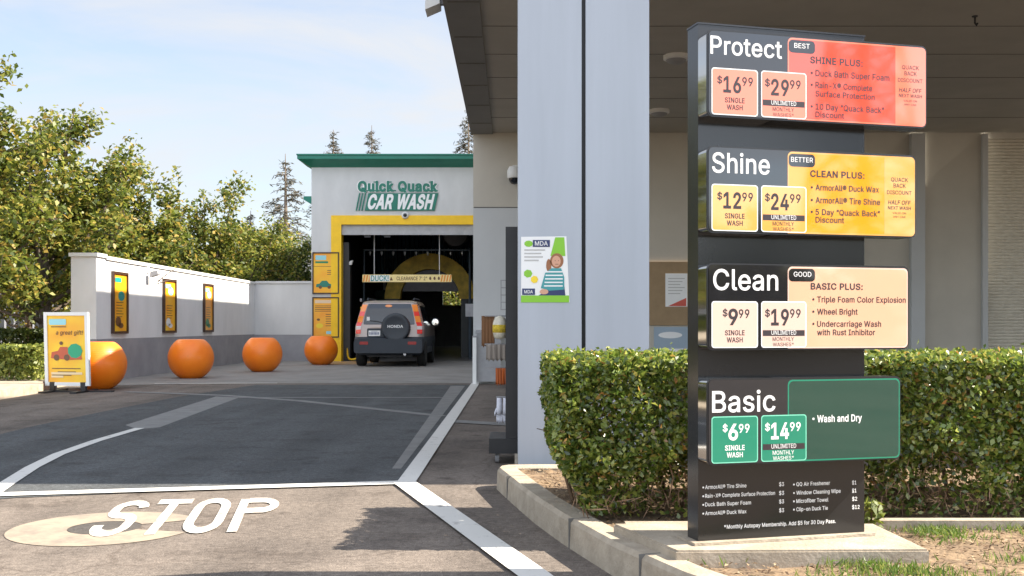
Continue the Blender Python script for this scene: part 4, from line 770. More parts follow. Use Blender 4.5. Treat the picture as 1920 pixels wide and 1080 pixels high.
mb = MB(); rq = random.Random(3)
for k in range(30):
    x = -5.1+k*.155; z_ = 2.75+rq.uniform(-.12,.12)+.35*abs(k-15)/15; mb.box((x,38.95+rq.uniform(-.04,.04),z_),(x+.12,38.99+rq.uniform(-.02,.06),4.6))
mb.build('curtain_strips', M('strip_cloth', (.02,.05,.07), .9, var=.6, scale=3), root)
root = thing('drying_blower', 'dark rounded drying blower hanging high inside the bay', 'blower', (-2.0, 37.8, 4.4)); MB().lathe((-2.0,37.5,4.3), [(.1,0),(.42,.05),(.5,.3),(.42,.55),(.1,.6)], 20, axis='y').build('blower_housing', M('blower_grey', (.12,.125,.13), .4), root, 40); MB().box((-2.12,37.6,4.7),(-1.88,37.9,5.2)).build('bracket', m_grey, root)
q = P(656, 493, YF+.4); root = thing('bay_lamp', 'small white lamp head inside the bay above the hose', 'lamp', q)
MB().prism([q+Vector(v) for v in ((-.09,0,-.07),(.05,0,-.05),(.09,0,.08),(.0,0,.06))], (0,.14,0)).build('lamp_head', m_white, root); MB().tube([q+Vector((-.02,.08,0)), (xl+.28,q.y+.1,q.z-.05)], .02, 6).build('arm', m_grey, root)
mb = MB(); pts = [(-5.05,YF+.42,3.2),(-5.02,YF+.42,1.6),(-5.00,YF+.4,.5),(-4.96,YF+.3,.12),(-4.80,YF+.2,.05),(-4.63,YF+.22,.15),(-4.54,YF+.3,.5),(-4.55,YF+.42,1.0),(-4.60,YF+.5,1.8)]
fine = []
for i in range(len(pts)-1):
    for t in np.linspace(0, 1, 5)[:-1]:
        p0, p1, p2, p3 = (Vector(pts[max(0, min(len(pts)-1, i+j))]) for j in (-1, 0, 1, 2))
        fine.append(.5*((2*p1)+(p2-p0)*t+(2*p0-5*p1+4*p2-p3)*t*t+(3*p1-p0-3*p2+p3)*t**3))
root = thing('hose', 'yellow looped hose hanging down beside the rear of the car', 'hose', (-4.80, YF+.2, 0)); mb.tube(fine, .03, 8); mb.build('hose_line', m_yellow, root, 0); MB().lathe((-4.60,YF+.5,1.8), [(.03,0),(.035,.02),(.035,.08),(.02,.1)], 12).build('hose_fitting', m_grey, root)
mb = MB(); mb.box((-5.18,YF+.36,0),(-4.92,YF+.7,2.9)); mb.box((-5.15,YF+.358,2.9),(-4.95,YF+.68,3.6)); setp(mb.build('equipment_post', M('post_dark', (.04,.04,.042), .5)), 'dark square equipment post just inside the opening by the hose', 'post')
q = P(880, 585, YF+.3); mb = MB(); mb.box((q.x-.12,YF+.36,q.z-.14),(xr+.02,YF+.42,q.z+.25)); setp(mb.build('control_box', m_grey), 'small pale control box at the bay jamb near the grey corner wall', 'control box')

# ================================================================== boundary walls
XW = -7.8
root = thing('boundary_wall', 'long pale stucco wall with grey base and white coping, sunlit on top', 'wall', (XW, 20, 0))
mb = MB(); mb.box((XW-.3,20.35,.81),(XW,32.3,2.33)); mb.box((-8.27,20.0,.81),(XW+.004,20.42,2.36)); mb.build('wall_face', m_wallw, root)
mb = MB(); mb.box((XW-.3,20.35,-.02),(XW+.004,32.3,.808)); mb.box((-8.27,19.997,-.02),(XW+.008,20.42,.808)); mb.build('wall_base', m_band, root)
mb = MB(); mb.box((XW-.33,20.46,2.332),(XW+.035,32.62,2.40)); mb.box((-8.30,19.96,2.362),(XW+.04,20.458,2.43)); mb.build('coping', m_white, root)
root = thing('boundary_wall', 'short pale stucco wall with grey base facing the camera beside the bay', 'wall', (-6.5, 32.3, 0))
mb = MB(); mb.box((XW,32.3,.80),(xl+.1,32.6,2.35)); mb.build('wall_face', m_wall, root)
mb = MB(); mb.box((XW+.005,32.295,-.02),(xl+.1,32.6,.798)); mb.build('wall_base', m_band, root)
mb = MB(); mb.box((XW+.036,32.26,2.352),(xl+.05,32.63,2.42)); mb.build('coping', m_wall, root)
plW = Pl((XW, 0, 0), (0, 1, 0)); plW.N = Vector((1, 0, 0))
PX = [(208,236,508,'nearest tall narrow poster on the long wall, orange with green figure'), (304,327,522,'middle tall narrow poster on the long wall, white figure at its foot'), (380,397,531,'farthest tall narrow poster on the long wall, red with green plant')]
for i, (xa, xb, yt, lb) in enumerate(PX):
    Ya_, Yb_ = XW*F/(xa-960), XW*F/(xb-960); zt = H+(HY-yt)*Ya_/F
    root, pl, W, Hh = framed(plW, (Ya_, .905, Yb_, zt), lb, .05, m_frame, c_post1 if i != 2 else c_post2, 'tall narrow posters on the long wall', .06, 'framed_poster')
    pl.N = Vector((1, 0, 0))
    mb = MB(); mb.prr(pl, W*.12, Hh*.86, W*.6, Hh*.94, .02, .0); mb.pell(pl, W*.6, Hh*.62 if i == 0 else Hh*.8, W*.25, Hh*.09, .0, n=9); mb.build('logo_print', c_cyan if i else c_teal, root, fix=False)
    mb = MB()
    for k in range(6): mb.prect(pl, W*.2, Hh*(.5-.05*k), W*(.75-.1*(k % 2)), Hh*(.512-.05*k), .002)
    mb.build('text_print', c_brown, root, fix=False)
    mb = MB()
    mb.pell(pl, W*.35, Hh*.17, W*.22, Hh*.09, .004, n=8); mb.pell(pl, W*.55, Hh*.1, W*.2, Hh*.05, .004, n=8)
    mb.build('figure_print', (c_brown, c_white, c_pgreen)[i], root, fix=False)
Yq = XW*F/(276-960); zq = H+(HY-506)*Yq/F
root = thing('wall_lamp', 'small white floodlight high on the long wall between posters', 'lamp', (XW, Yq, zq))
MB().tube([(XW,Yq,zq),(XW+.14,Yq,zq),(XW+.16,Yq,zq-.06)], .02, 8).build('arm', m_white, root)
MB().prism([(XW+.08,Yq-.1,zq-.16),(XW+.26,Yq-.1,zq-.1),(XW+.24,Yq-.1,zq-.02),(XW+.1,Yq-.1,zq-.04)], (0,.2,0)).build('lamp_head', m_grey, root); MB().box((XW,Yq-.06,zq-.06),(XW+.03,Yq+.06,zq+.06)).build('wall_plate', m_white, root)

# ================================================================== orange balls
BALLS = [(185,729,'nearest orange ball bollard, half hidden by the standing poster board'), (358,709,'second orange ball bollard along the wall, with open ground around it'), (492,697,'third orange ball bollard, before the corner of the two walls'), (602,684,'farthest orange ball bollard, under the posters beside the bay')]
first = None
for x, y, lb in BALLS:
    c_ = G(x, y); RAD = .455
    if first is None:
        first = thing('ball_bollard', lb, 'bollard', (c_.x, c_.y, 0), 'orange ball bollards along the wall'); prof = []
        for k in range(33):
            t = math.pi*k/32; cz_ = -math.cos(t)
            if -.90 < cz_ < .80: prof.append((RAD*math.sin(t), RAD*(.90+cz_)))
        prof = [(RAD*.43, 0)] + prof + [(RAD*.56, RAD*1.725), (RAD*.50, RAD*1.735), (.01, RAD*1.74)]
        mb = MB().lathe((c_.x, c_.y, 0), prof, 48); mb.build('ball', m_orange, first, 60)
        MB().lathe((c_.x, c_.y, 0), [(.2,.001),(.215,.01),(.2,.03)], 32).build('base_ring', M('stain_dark', (.25,.07,.01), .8), first, 40)
    else: dup(first, (c_.x, c_.y, 0), lb)

# ================================================================== standing poster board
q0, q1 = P(88, 724, 17.15), P(178, 718, 17.0); q0.z = q1.z = 0
Uv = (q1-q0).normalized(); base = (q0+q1)/2
Nn = Uv.cross(Vector((0,0,1))); Vv = (Vector((0,0,1)) - Nn*.05 - Uv*.06).normalized()
root = thing('poster_stand', 'leaning white framed poster board with a red car print on black feet', 'poster stand', (base.x, base.y, 0))
pl = Pl(q0+Vector((0,0,.10)), Uv, (0,0,1)); pl.V = Vv; pl.N = Uv.cross(Vv).normalized()
W, Hh, fw = .775, 1.18, .055
mb = MB(); mb.pbox(pl, 0, 0, fw, Hh, 0, .05); mb.pbox(pl, W-fw, 0, W, Hh, 0, .05); mb.pbox(pl, fw, Hh-fw, W-fw, Hh, 0, .048); mb.pbox(pl, fw, 0, W-fw, fw, 0, .048); mb.build('frame', m_white, root)
MB().pbox(pl, fw-.003, fw-.003, W-fw+.003, Hh-fw+.003, .006, .03).build('poster_face', M('poster_yellow', (.82,.34,.015), .35, scale=1.5, col2=(.9,.66,.02), detail=2), root)
s = Pl(pl.p(fw, fw, .034), pl.U, pl.V); s.N = pl.N; W2, H2 = W-2*fw, Hh-2*fw
mb = MB(); mb.prr(s, .03, H2*.86, W2*.5, H2*.95, .02, .002); mb.build('logo_print', c_cyan, root, fix=False)
mb = MB(); mb.ptext(s, 'a great gift!', W2*.22, W2*.93, H2*.775, H2*.715, .003, bold=.015, shear=.15)
for k in range(3): mb.prect(s, W2*(.1+.15*(k % 2)), H2*(.2-.05*k), W2*(.85-.12*k), H2*(.212-.05*k), .002)
mb.prect(s, W2*.1, H2*.825, W2*.5, H2*.838, .002)
for q_ in (.23, .5): MB().pell(s, W2*q_, H2*.37, (.05), .05, .006).build('wheel_print', c_brown, root, fix=False)
mb.pell(s, W2*.36, H2*.585, .03, .03, .006); mb.build('lettering', c_brown, root, fix=False)
mb = MB(); mb.ppoly(s, [(W2*.08,H2*.36),(W2*.10,H2*.45),(W2*.27,H2*.47),(W2*.33,H2*.53),(W2*.52,H2*.53),(W2*.6,H2*.46),(W2*.88,H2*.41),(W2*.9,H2*.345),(W2*.6,H2*.335)], .004); mb.build('car_print', flat('print_carred', (.5,.09,.03)), root, fix=False)
mb = MB(); mb.pell(s, W2*.72, H2*.47, .13, .12, .005, n=9); mb.build('green_print', flat('print_bow', (.01,.33,.16)), root, fix=False)
mb = MB(); mb.prect(s, W2*.08, H2*.115, W2*.9, H2*.15, .006); mb.prect(s, W2*.08, H2*.07, W2*.4, H2*.1, .006); mb.build('pale_print', flat('print_pale', (.8,.62,.35)), root, fix=False)
mb = MB()
for u in (.12, .66): 
    a_ = pl.p(u, 0, .025); mb.box((a_.x-.04,a_.y-.03,.02),(a_.x+.04,a_.y+.05,.16)); mb.prism([(a_.x-.05,a_.y-.42,0),(a_.x+.05,a_.y-.42,0),(a_.x+.06,a_.y+.45,0),(a_.x-.04,a_.y+.45,0)], (0,0,.03))
mb.box((base.x-.66,base.y-.03,.002),(base.x+.68,base.y+.05,.026)); mb.build('feet', m_black, root)

# ================================================================== left edge: kerb strip, hedges, glazed building
mb = MB(); mb.prism([(-30,13,0),(-7.2,13,0),(-7.34,15.3,0),(-7.47,17.0,0),(-7.75,17.6,0),(-7.95,19.88,0),(-30,19.88,0)], (0,0,.14)); struct('kerb_island', mb, m_kerb, 'pale concrete kerb strip before the clipped hedge', 'kerb')
mb = MB(); mb.prism([(-30,19.9,0),(-8.3,19.9,0),(-8.3,60,0),(-30,60,0)], (0,0,.16)); struct('planting_strip', mb, m_soil, 'planted soil strip behind the long wall', 'soil')
mb = MB(); yb = 52
mb.box((-62,yb,.0),(-16,yb+8,.75)); root = thing('glazed_building', 'low dark glazed building with white mullions far behind the hedges', 'building', (-30, yb, 0)); mb.box((-62,yb-.1,2.6),(-16,yb+8,3.4)); mb.build('wall', m_wallw, root)
MB().box((-62,yb+.1,.75),(-16,yb+7.9,2.6)).build('glazing', m_glass, root)
mb = MB()
for i in range(100): x = -62+i*.46; mb.box((x,yb-.02,.75),(x+.07,yb+.1,2.6))
mb.build('mullion', m_white, root)

# ================================================================== car
CX, CY = (728.5-960)*27.6/F, 27.55
car = thing('parked_car', 'silver tan compact suv entering the bay, spare wheel on its tailgate', 'car', (CX, CY, 0))
m_body = M('car_tan', (.36,.29,.255), .3, var=.03, metal=.35, coat=.6); m_clad = M('car_cladding', (.022,.03,.042), .5, var=.1); m_tyre = M('tyre', (.015,.015,.015), .85, bump=.3)
m_tail = flat('tail_red', (.85,.03,.02), .12, coat=1); m_amber = flat('tail_amber', (.95,.26,.02), .12, coat=1); m_clear = flat('tail_clear', (.7,.62,.6), .12, coat=1)
def ringp(z, yr, yf, w_, rr_, n=5): return [Vector((CX+u, CY+v, z)) for u, v in MB.rr(-w_, yr, w_, yf, rr_, n)]
lv = [(.30,.22,4.2,.76,.12),(.36,.10,4.36,.84,.16),(.46,.03,4.42,.88,.18),(.68,.0,4.45,.90,.18),(.74,.02,4.45,.90,.18),(.78,.12,4.45,.89,.14),(1.02,.15,4.38,.89,.14),(1.10,.17,4.2,.88,.14),(1.14,.18,3.25,.86,.13),(1.32,.21,3.05,.815,.13),(1.52,.27,2.78,.765,.13),(1.66,.33,2.55,.72,.14),(1.71,.42,2.42,.68,.16),(1.735,.62,2.2,.56,.2)]
def yrear(z):
    for a_, b_ in zip(lv, lv[1:]):
        if a_[0] <= z <= b_[0]: t = (z-a_[0])/(b_[0]-a_[0]); return a_[1]+(b_[1]-a_[1])*t, a_[3]+(b_[3]-a_[3])*t
mb = MB(); n = 24
for q in lv: mb.v += ringp(*q)
for a_ in range(len(lv)-1):
    for i in range(n): mb.f.append((a_*n+i, a_*n+(i+1) % n, (a_+1)*n+(i+1) % n, (a_+1)*n+i)); mb.mi.append(1 if lv[a_+1][0] <= .79 else 0)
mb.f.append(tuple(range(n))[::-1]); mb.mi.append(1); mb.f.append(tuple((len(lv)-1)*n+i for i in range(n))); mb.mi.append(0)
body = mb.build('body', [m_body, m_clad], car, 30)
def rearpatch(mb, prof, d=.008, mi=0):  # list of (z, x0, x1): strip lying on the tail
    rows = [(Vector((CX+x0, CY+yrear(z)[0]-d, z)), Vector((CX+x1, CY+yrear(z)[0]-d, z))) for z, x0, x1 in prof]
    for (a0, a1), (b0, b1) in zip(rows, rows[1:]): mb.poly([a0, a1, b1, b0], mi)
mb = MB(); rearpatch(mb, [(1.10,-.66,.66),(1.14,-.665,.665),(1.32,-.64,.64),(1.52,-.59,.59),(1.64,-.55,.55)]); mb.build('rear_window', m_glass, car)
mb = MB(); rearpatch(mb, [(.50,-.62,.62),(.56,-.62,.62)], .012); 
tl = []
for s in (-1, 1):
    tb = MB()
    for (za, zb, mi) in ((.86,.97,0),(.97,1.06,2),(1.06,1.16,0),(1.16,1.32,1),(1.32,1.44,0),(1.44,1.62,1)):
        k = 3
        for i in range(k):
            z0_, z1_ = za+(zb-za)*i/k, za+(zb-za)*(i+1)/k
            (y0_, w0_), (y1_, w1_) = yrear(z0_), yrear(z1_)
            t0 = .14+.02*(1-z0_); wi0, wi1 = w0_-.16-.0*(z0_), w1_-.16
            A = [Vector((CX+s*wi0, CY+y0_-.012, z0_)), Vector((CX+s*(w0_-.03), CY+y0_+.02, z0_)), Vector((CX+s*(w0_-.03), CY+y1_+.02, z1_)), Vector((CX+s*wi1, CY+y1_-.012, z1_))]
            B = [A[1], Vector((CX+s*(w0_+.010), CY+y0_+.20, z0_)), Vector((CX+s*(w1_+.010), CY+y1_+.20, z1_)), A[2]]
            tb.poly(A, mi); tb.poly(B, mi)
    tb.build('tail_light', [m_tail, m_amber, m_clear], car)
plr = Pl((CX, CY+.02, 0)); 
mb = MB(); mb.prrbox(plr, -.90+.02, .36, .88, .70, .06, .03, .10); mb.prrbox(plr, -.86, .70, .86, .735, .015, -.02, .09); mb.build('rear_bumper', m_clad, car, 35)
for s in (-1, 1): MB().prrbox(plr, s*.62-.11, .58, s*.62+.11, .66, .02, .10, .108).build('reflector', flat('refl_red', (.3,.01,.01), .2), car)
pt = Pl((CX, CY+.10, 0))
mb = MB(); mb.prr(pt, -.56, .77, -.10, 1.0, .03, .012); mb.build('plate_recess', m_clad, car, fix=False)
MB().prrbox(pt, -.52, .80, -.22, .945, .012, .014, .024).build('licence_plate', c_white, car)
mb = MB()
for k in range(7): mb.prect(pt, -.50+k*.037, .835, -.475+k*.037, .90, .026)
mb.prect(pt, -.45, .92, -.29, .93, .026); mb.build('plate_print', flat('plate_blue', (.15,.18,.3)), car, fix=False)
# spare wheel in its cover
sx, sz = CX+.19, 1.02; mb = MB(); mb.lathe((sx, CY+.14, sz), [(.33,0),(.375,-.05),(.375,-.16),(.345,-.205),(.30,-.215),(.27,-.205),(.05,-.215),(.01,-.215)], 40, axis='y')
sp = mb.build('spare_wheel_cover', M('cover_vinyl', (.025,.032,.042), .45), car, 35)
psp = Pl((sx, CY+.14-.222, sz)); mb = MB(); mb.ptext(psp, 'HONDA', -.20, .20, .065, -.005, .004, bold=.03); mb.build('lettering', c_white, sp, fix=False)
mb = MB(); pb = Pl((CX, CY+.15, 0)); mb.ptext(pb, 'H', -.02, .05, 1.15, 1.095, .03, bold=.03); mb.build('badge', m_steel, car, fix=False)
mb = MB(); mb.prrbox(pb, -.46, 1.0, -.20, 1.035, .01, .005, .03); mb.build('tailgate_handle', m_body, car)
mb = MB(); mb.pell(Pl((CX, CY+.29, 0)), -.02, 1.585, .09, .035, .02); mb.build('brake_light', m_amber, car, fix=False)
mb = MB(); mb.tube([(CX-.05,CY+.155,1.12),(CX-.3,CY+.165,1.18),(CX-.5,CY+.17,1.2)], .012, 5); mb.build('rear_wiper', m_black, car)
mb = MB(); pw = Pl((CX, CY+.19, 0)); mb.prect(pw, -.58, 1.2, -.5, 1.3, .02); mb.build('window_sticker', c_white, car, fix=False)
for s in (-1, 1):
    mb = MB()
    rows = []
    for z in (1.15, 1.32, 1.5, 1.6):
        yr_, w_ = yrear(z); yf = 3.18-(z-1.15)*1.35; rows.append((z, CX+s*(w_+.006), CY+yr_+.42, CY+yf-.08))
    for seg in ((0,.27),(.29,.60),(.62,1)):
        for a_, b_ in zip(rows, rows[1:]):
            f_ = lambda q, t: Vector((q[1], q[2]+(q[3]-q[2])*t, q[0])); mb.poly([f_(a_,seg[0]), f_(a_,seg[1]), f_(b_,seg[1]), f_(b_,seg[0])])
    mb.build('side_window', m_glass, car)
    mb = MB(); mb.tube([(CX+s*.60,CY+.55,1.735),(CX+s*.61,CY+.65,1.79),(CX+s*.61,CY+2.2,1.79),(CX+s*.60,CY+2.35,1.74)], .02, 6); mb.build('roof_rail', m_clad, car, 0)
    mb = MB(); mx_ = CX+s*1.0; mb.lathe((mx_,CY+3.0,1.17), [(.02,.10),(.11,.09),(.125,.0),(.11,-.07),(.03,-.09)], 14, axis='y'); mb.tube([(CX+s*.85,CY+3.0,1.12),(mx_,CY+3.02,1.14)], .03, 6); mi_ = mb.build('door_mirror', m_clad, car, 40)
    MB().lathe((mx_,CY+2.905,1.17), [(.095,.0),(.09,-.004),(.01,-.005)], 14, axis='y').build('mirror_glass', M('mirror', (.8,.8,.8), .03, metal=1), mi_)
    for yy in (.82, 3.42):
        x_ = CX+s*.80; mb = MB().lathe((x_,CY+yy,.335), [(.2,-.11),(.31,-.115),(.335,-.085),(.335,.085),(.31,.115),(.2,.11)], 32, axis='x'); wh = mb.build('wheel', m_tyre, car, 40)
        mb = MB().lathe((x_+s*.06,CY+yy,.335), [(.20,-.03),(.205,s*.04),(.17,s*.035),(.06,s*.02),(.01,s*.02)], 24, axis='x'); mb.build('rim', m_steel, wh, 40)
    mb = MB()
    for yy in (.82, 3.42):
        pts = [(CX+s*.905, CY+yy+r_*math.cos(R(a_)), .335+r_*math.sin(R(a_))) for r_, seq in ((.44, range(0, 181, 15)), (.36, range(180, -1, -15))) for a_ in seq]
        k = 13
        for i in range(k-1): mb.poly([pts[i], pts[i+1], pts[2*k-2-i], pts[2*k-1-i]])
    mb.box((CX+s*.88,CY+1.2,.34),(CX+s*.912,CY+3.0,.50)); mb.build('wheel_arch_trim', m_clad, car)
mb = MB(); mb.lathe((CX+.42,CY+.03,.33), [(.035,0),(.035,.3),(.02,.3)], 12, axis='y'); mb.build('exhaust', m_steel, car, 40)
mb = MB(); mb.box((CX-.6,CY+.3,.26),(CX+.6,CY+4,.34)); mb.build('underbody', m_black, car)

# ================================================================== menu sign
th = math.atan2(.2, .745); Us = Vector((math.cos(th), math.sin(th), 0)); FL = Vector((.745, 4.27, 0))
plS = Pl(FL, Us); ZB = .178; PW = .756; PE = .09
root = thing('menu_sign', 'tall dark menu sign with four coloured wash panels beside the drive', 'sign', plS.p(PW/2, ZB, -.05))
m_post = M('sign_post_grey', (.016,.0165,.018), .16, var=.05, spec=.6); 
mb = MB(); mb.pbox(plS, 0, ZB+.012, PW, 2.26, -.10, 0); mb.build('post', m_post, root)
mb = MB(); mb.pbox(plS, -.003, 2.261, PW+.003, 2.268, -.103, .003); mb.build('top_cap', m_post, root)
mb = MB(); mb.pbox(plS, -.03, ZB+.001, PW+.03, ZB+.0115, -.14, .035); mb.build('base_plate', m_kerb, root)
m_house = M('panel_chrome_edge', (.55,.54,.52), .07, var=.04, metal=1); m_edge = M('panel_rim_black', (.02,.02,.022), .25)
m_face = flat('panel_face_dark', (.016,.016,.019), .06, .7, .5); 
def glossy(n_, c): return flat(n_, c, .05, .6, 1.0)
PAN = [('Protect', 2.214, .990, glossy('panel_red', (.82,.085,.045)), glossy('card_red', (.80,.21,.12)), ('BEST', 1489, 1518), 'red top panel titled Protect'),
       ('Shine', 1.757, .938, glossy('panel_yellow', (.82,.33,.012)), glossy('card_yellow', (.78,.38,.09)), ('BETTER', 1483, 1524), 'yellow second panel titled Shine'),
       ('Clean', 1.296, .904, glossy('panel_peach', (.80,.43,.28)), glossy('card_peach', (.78,.53,.44)), ('GOOD', 1488, 1521), 'peach third panel titled Clean'),
       ('Basic', .842, .866, glossy('panel_dull_green', (.008,.05,.034)), glossy('card_green', (.005,.21,.125)), None, 'dark green bottom panel titled Basic')]
PH = .337; T0 = PAN[0][1]
PR = {'Protect': ('16', '29'), 'Shine': ('12', '24'), 'Clean': ('9', '19'), 'Basic': ('6', '14')}
TI = {'Protect': (1332,1466,67,100), 'Shine': (1335,1443,286,322.5), 'Clean': (1337,1459,505,543), 'Basic': (1335,1454,734,773)}
HD = {'Protect': ('SHINE PLUS:',1519,1617.6,106,118), 'Shine': ('CLEAN PLUS:',1519,1621,319.5,331), 'Clean': ('BASIC PLUS:',1520,1617.6,531,542.3)}
LN = {'Protect': [('Duck Bath Super Foam',1529,1667.6,131,142.5,1), ('Rain-X\u00ae Complete',1529,1635.5,153.5,164.5,1), ('Surface Protection',1529,1640,170,180.5,0), ('10 Day \u201cQuack Back\u201d',1529,1658,194,205,1), ('Discount',1529,1582.7,209,219.5,0)],
      'Shine': [('ArmorAll\u00ae Duck Wax',1529,1648,346,356.5,1), ('ArmorAll\u00ae Tire Shine',1529,1650,369.5,380.5,1), ('5 Day \u201cQuack Back\u201d',1529,1650,392,402.5,1), ('Discount',1529,1582.7,406.5,417,0)],
      'Clean': [('Triple Foam Color Explosion',1532,1698,556,566.5,1), ('Wheel Bright',1532,1608,579,589.5,1), ('Undercarriage Wash',1532,1652,602,612.5,1), ('with Rust Inhibitor',1532,1640.6,618,628.5,0)],
      'Basic': [('Wash and Dry',1532,1615.8,779,791.5,1)]}
plP = Pl(plS.p(0, 0, PE), Us)
def UV(x, y): return plP.uv(x, y)
def T(mb, s_, x0, x1, yt, yb, d, bold=.012, dz=0.0, shear=0):
    u0, vt = UV(x0, yt); _, vb = UV(x0, yb); u1, _ = UV(x1, yt); mb.ptext(plP, s_, u0, u1, vt+dz, vb+dz, d*.2, bold=bold, shear=shear)
def BX(x0, y0, x1, y1, dz): u0, v1 = UV(x0, y0); u1, _ = UV(x1, y0); _, v0 = UV(x0, y1); return u0, v0+dz, u1, v1+dz
for nm, zt, Wp, cm, ccm, badge, plabel in PAN:
    dz = zt-T0; zb = zt-PH
    mb = MB(); mb.prrbox(plP, .0, zb, Wp, zt, .022, -PE, -.012); pn = mb.build('menu_panel', m_house, root, 35); pn['label'] = plabel
    mb = MB(); mb.prrbox(plP, -.002, zb-.003, Wp+.003, zt+.003, .024, -.0115, -.003); mb.prrbox(plP, .3, zb-.0025, Wp+.0025, zt+.0025, .024, -PE+.001, -.0118, corners=(1,1,0,0)); mb.build('panel_rim', m_edge, pn, 35)
    MB().prr(plP, .003, zb+.003, Wp-.003, zt-.003, .02, 0).build('panel_face', m_face, pn, fix=False)
    cs = UV(1477, 120)[0]
    rim = ccm
    mb = MB(); mb.prr(plP, cs, zb+.003, Wp-.003, zt-.006, .02, 0.00020, corners=(1,1,1,0)); mb.build('panel_edge_line', rim, pn, fix=False)
    mb = MB(); mb.prr(plP, cs+.006, zb+.009, Wp-.008, zt-.012, .018, 0.00040, corners=(1,1,1,0)); mb.build('colour_field', cm, pn, fix=False)
    if nm in ('Protect', 'Shine'):
        ur = Wp-.148; mb = MB(); mb.prr(plP, ur, zb+.009, Wp-.008, zt-.012, .018, 0.00060, corners=(1,1,0,0)); mb.build('side_field', ccm, pn, fix=False)
    inkm = c_white if nm == 'Basic' else c_ink
    cards = (BX(1334,126,1421,220.5,dz), BX(1427,132,1512,223.5,dz))
    for ci, (a, num) in enumerate(zip(cards, PR[nm])):
        vlo = zb+.006
        mb = MB(); mb.prr(plP, a[0], vlo, a[2], a[3], .012, 0.00080); ed = mb.build('price_card', c_white if nm != 'Basic' else flat('card_rim_green', (.2,.62,.45)), pn, fix=False)
        mb = MB(); mb.prr(plP, a[0]+.004, vlo+.004, a[2]-.004, a[3]-.004, .010, 0.00100); mb.build('card_field', ccm, pn, fix=False)
        mb = MB(); sh = 0 if ci == 0 else 89.5; sy = 0 if ci == 0 else 5.5
        if len(num) == 2:
            T(mb, '$', 1344.5+sh, 1354+sh, 143+sy, 155.5+sy, .0065, .03, dz); T(mb, num, 1356+sh, 1389.5+sh, 143.5+sy, 172+sy, .0065, .045, dz); T(mb, '99', 1391.5+sh, 1411.5+sh, 145+sy, 160.5+sy, .0065, .03, dz)
        else:
            T(mb, '$', 1354.7, 1364, 143, 155.5, .0065, .03, dz); T(mb, num, 1365.5, 1383.5, 143.5, 172, .0065, .045, dz); T(mb, '99', 1385, 1405, 145, 160.5, .0065, .03, dz)
        mb.build('price_figures', inkm, pn, fix=False); mb = MB()
        if ci == 0: T(mb, 'SINGLE', 1359, 1396, 182.5, 191.5, .0065, .034, dz); T(mb, 'WASH', 1362.5, 1392.5, 196, 205, .0065, .034, dz)
        else: T(mb, 'MONTHLY', 1448.5, 1488.5, 200.5, 208, .0065, .004, dz); T(mb, 'WASHES*', 1449, 1488, 211, 218, .0065, .0, dz)
        mb.build('price_caption', inkm, pn, fix=False)
        if ci:
            mb = MB(); mb.prect(plP, *BX(1430,186.5,1508.5,197.5,dz), 0.00120); mb.build('unlimited_bar', c_ink, pn, fix=False)
            mb = MB(); T(mb, 'UNLIMITED', 1446, 1492.5, 188, 196, .0075, .002, dz); mb.build('unlimited_lettering', c_white, pn, fix=False)
    if badge:
        mb = MB(); mb.prr(plP, *BX(1479,74,1528,98,dz), .016, 0.00080); mb.build('badge', m_face, pn, fix=False)
        mb = MB(); T(mb, badge[0], badge[1], badge[2], 80.5, 89.5, .0055, .004, dz); mb.build('badge_lettering', c_white, pn, fix=False)
    mb = MB(); T(mb, nm, *TI[nm], .0035, .016); mb.build('title_lettering', c_white, pn, fix=False)
    mb = MB()
    if nm in HD: h_ = HD[nm]; T(mb, *h_, .0045, .042); mb.build('heading_lettering', inkm, pn, fix=False)
    for s_, xa, xb, yt, yb, bl in LN[nm]:
        mb = MB(); T(mb, s_, xa, xb, yt, yb, .0045, .034 if nm == 'Basic' else .026)
        if bl: u, v = UV(xa-7, (yt+yb)/2); mb.pell(plP, u, v, .005, .005, .0009, n=10)
        mb.build('feature_lettering', inkm, pn, fix=False)
    if nm in ('Protect', 'Shine'):
        sh = 0 if nm == 'Protect' else -20.5
        D2 = dz-(.0 if nm == 'Protect' else .006)
        for s_, xa, xb, yt, yb, sr, bo in (('QUACK',1691,1723,122,129.5,0,.012),('BACK',1695.7,1718.7,133.5,141,0,.012),('DISCOUNT',1683.5,1729.4,146,153,0,.012),('HALF OFF',1685.5,1727,164.5,172,.15,.022),('NEXT WASH',1685,1728,175.5,181.5,.1,.022),('VALID ON',1694,1719,187,190.5,0,0),('ANY CAR',1695,1718,194,197.5,0,0)):
            mb = MB(); T(mb, s_, xa+sh, xb+sh, yt, yb, .0045, bo, D2, sr); mb.build('discount_lettering', inkm, pn, fix=False)
def TS(s_, x0, x1, yt, yb, bold=.012, bullet=None):
    mb = MB(); u0, vt = plS.uv(x0, yt); _, vb = plS.uv(x0, yb); u1, _ = plS.uv(x1, yt); mb.ptext(plS, s_, u0, u1, vt, vb, .0006, bold=bold)
    if bullet: u, v = plS.uv(bullet, yt+4); mb.pell(plS, u, v, .004, .004, .0006, n=8)
    mb.build('price_list_lettering', c_white, root, fix=False)
for a, x1, yt, pr, pyt in (('ArmorAll\u00ae Tire Shine',1399.5,910,'$3',904.5),('Rain-X\u00ae Complete Surface Protection',1453,926.5,'$3',921),('Duck Bath Super Foam',1408,942.5,'$3',937),('ArmorAll\u00ae Duck Wax',1399.5,959,'$3',953.5)):
    TS(a, 1322, x1, yt, yt+7, .016, 1318.5); TS(pr, 1460.6, 1470, pyt, pyt+7, .016)
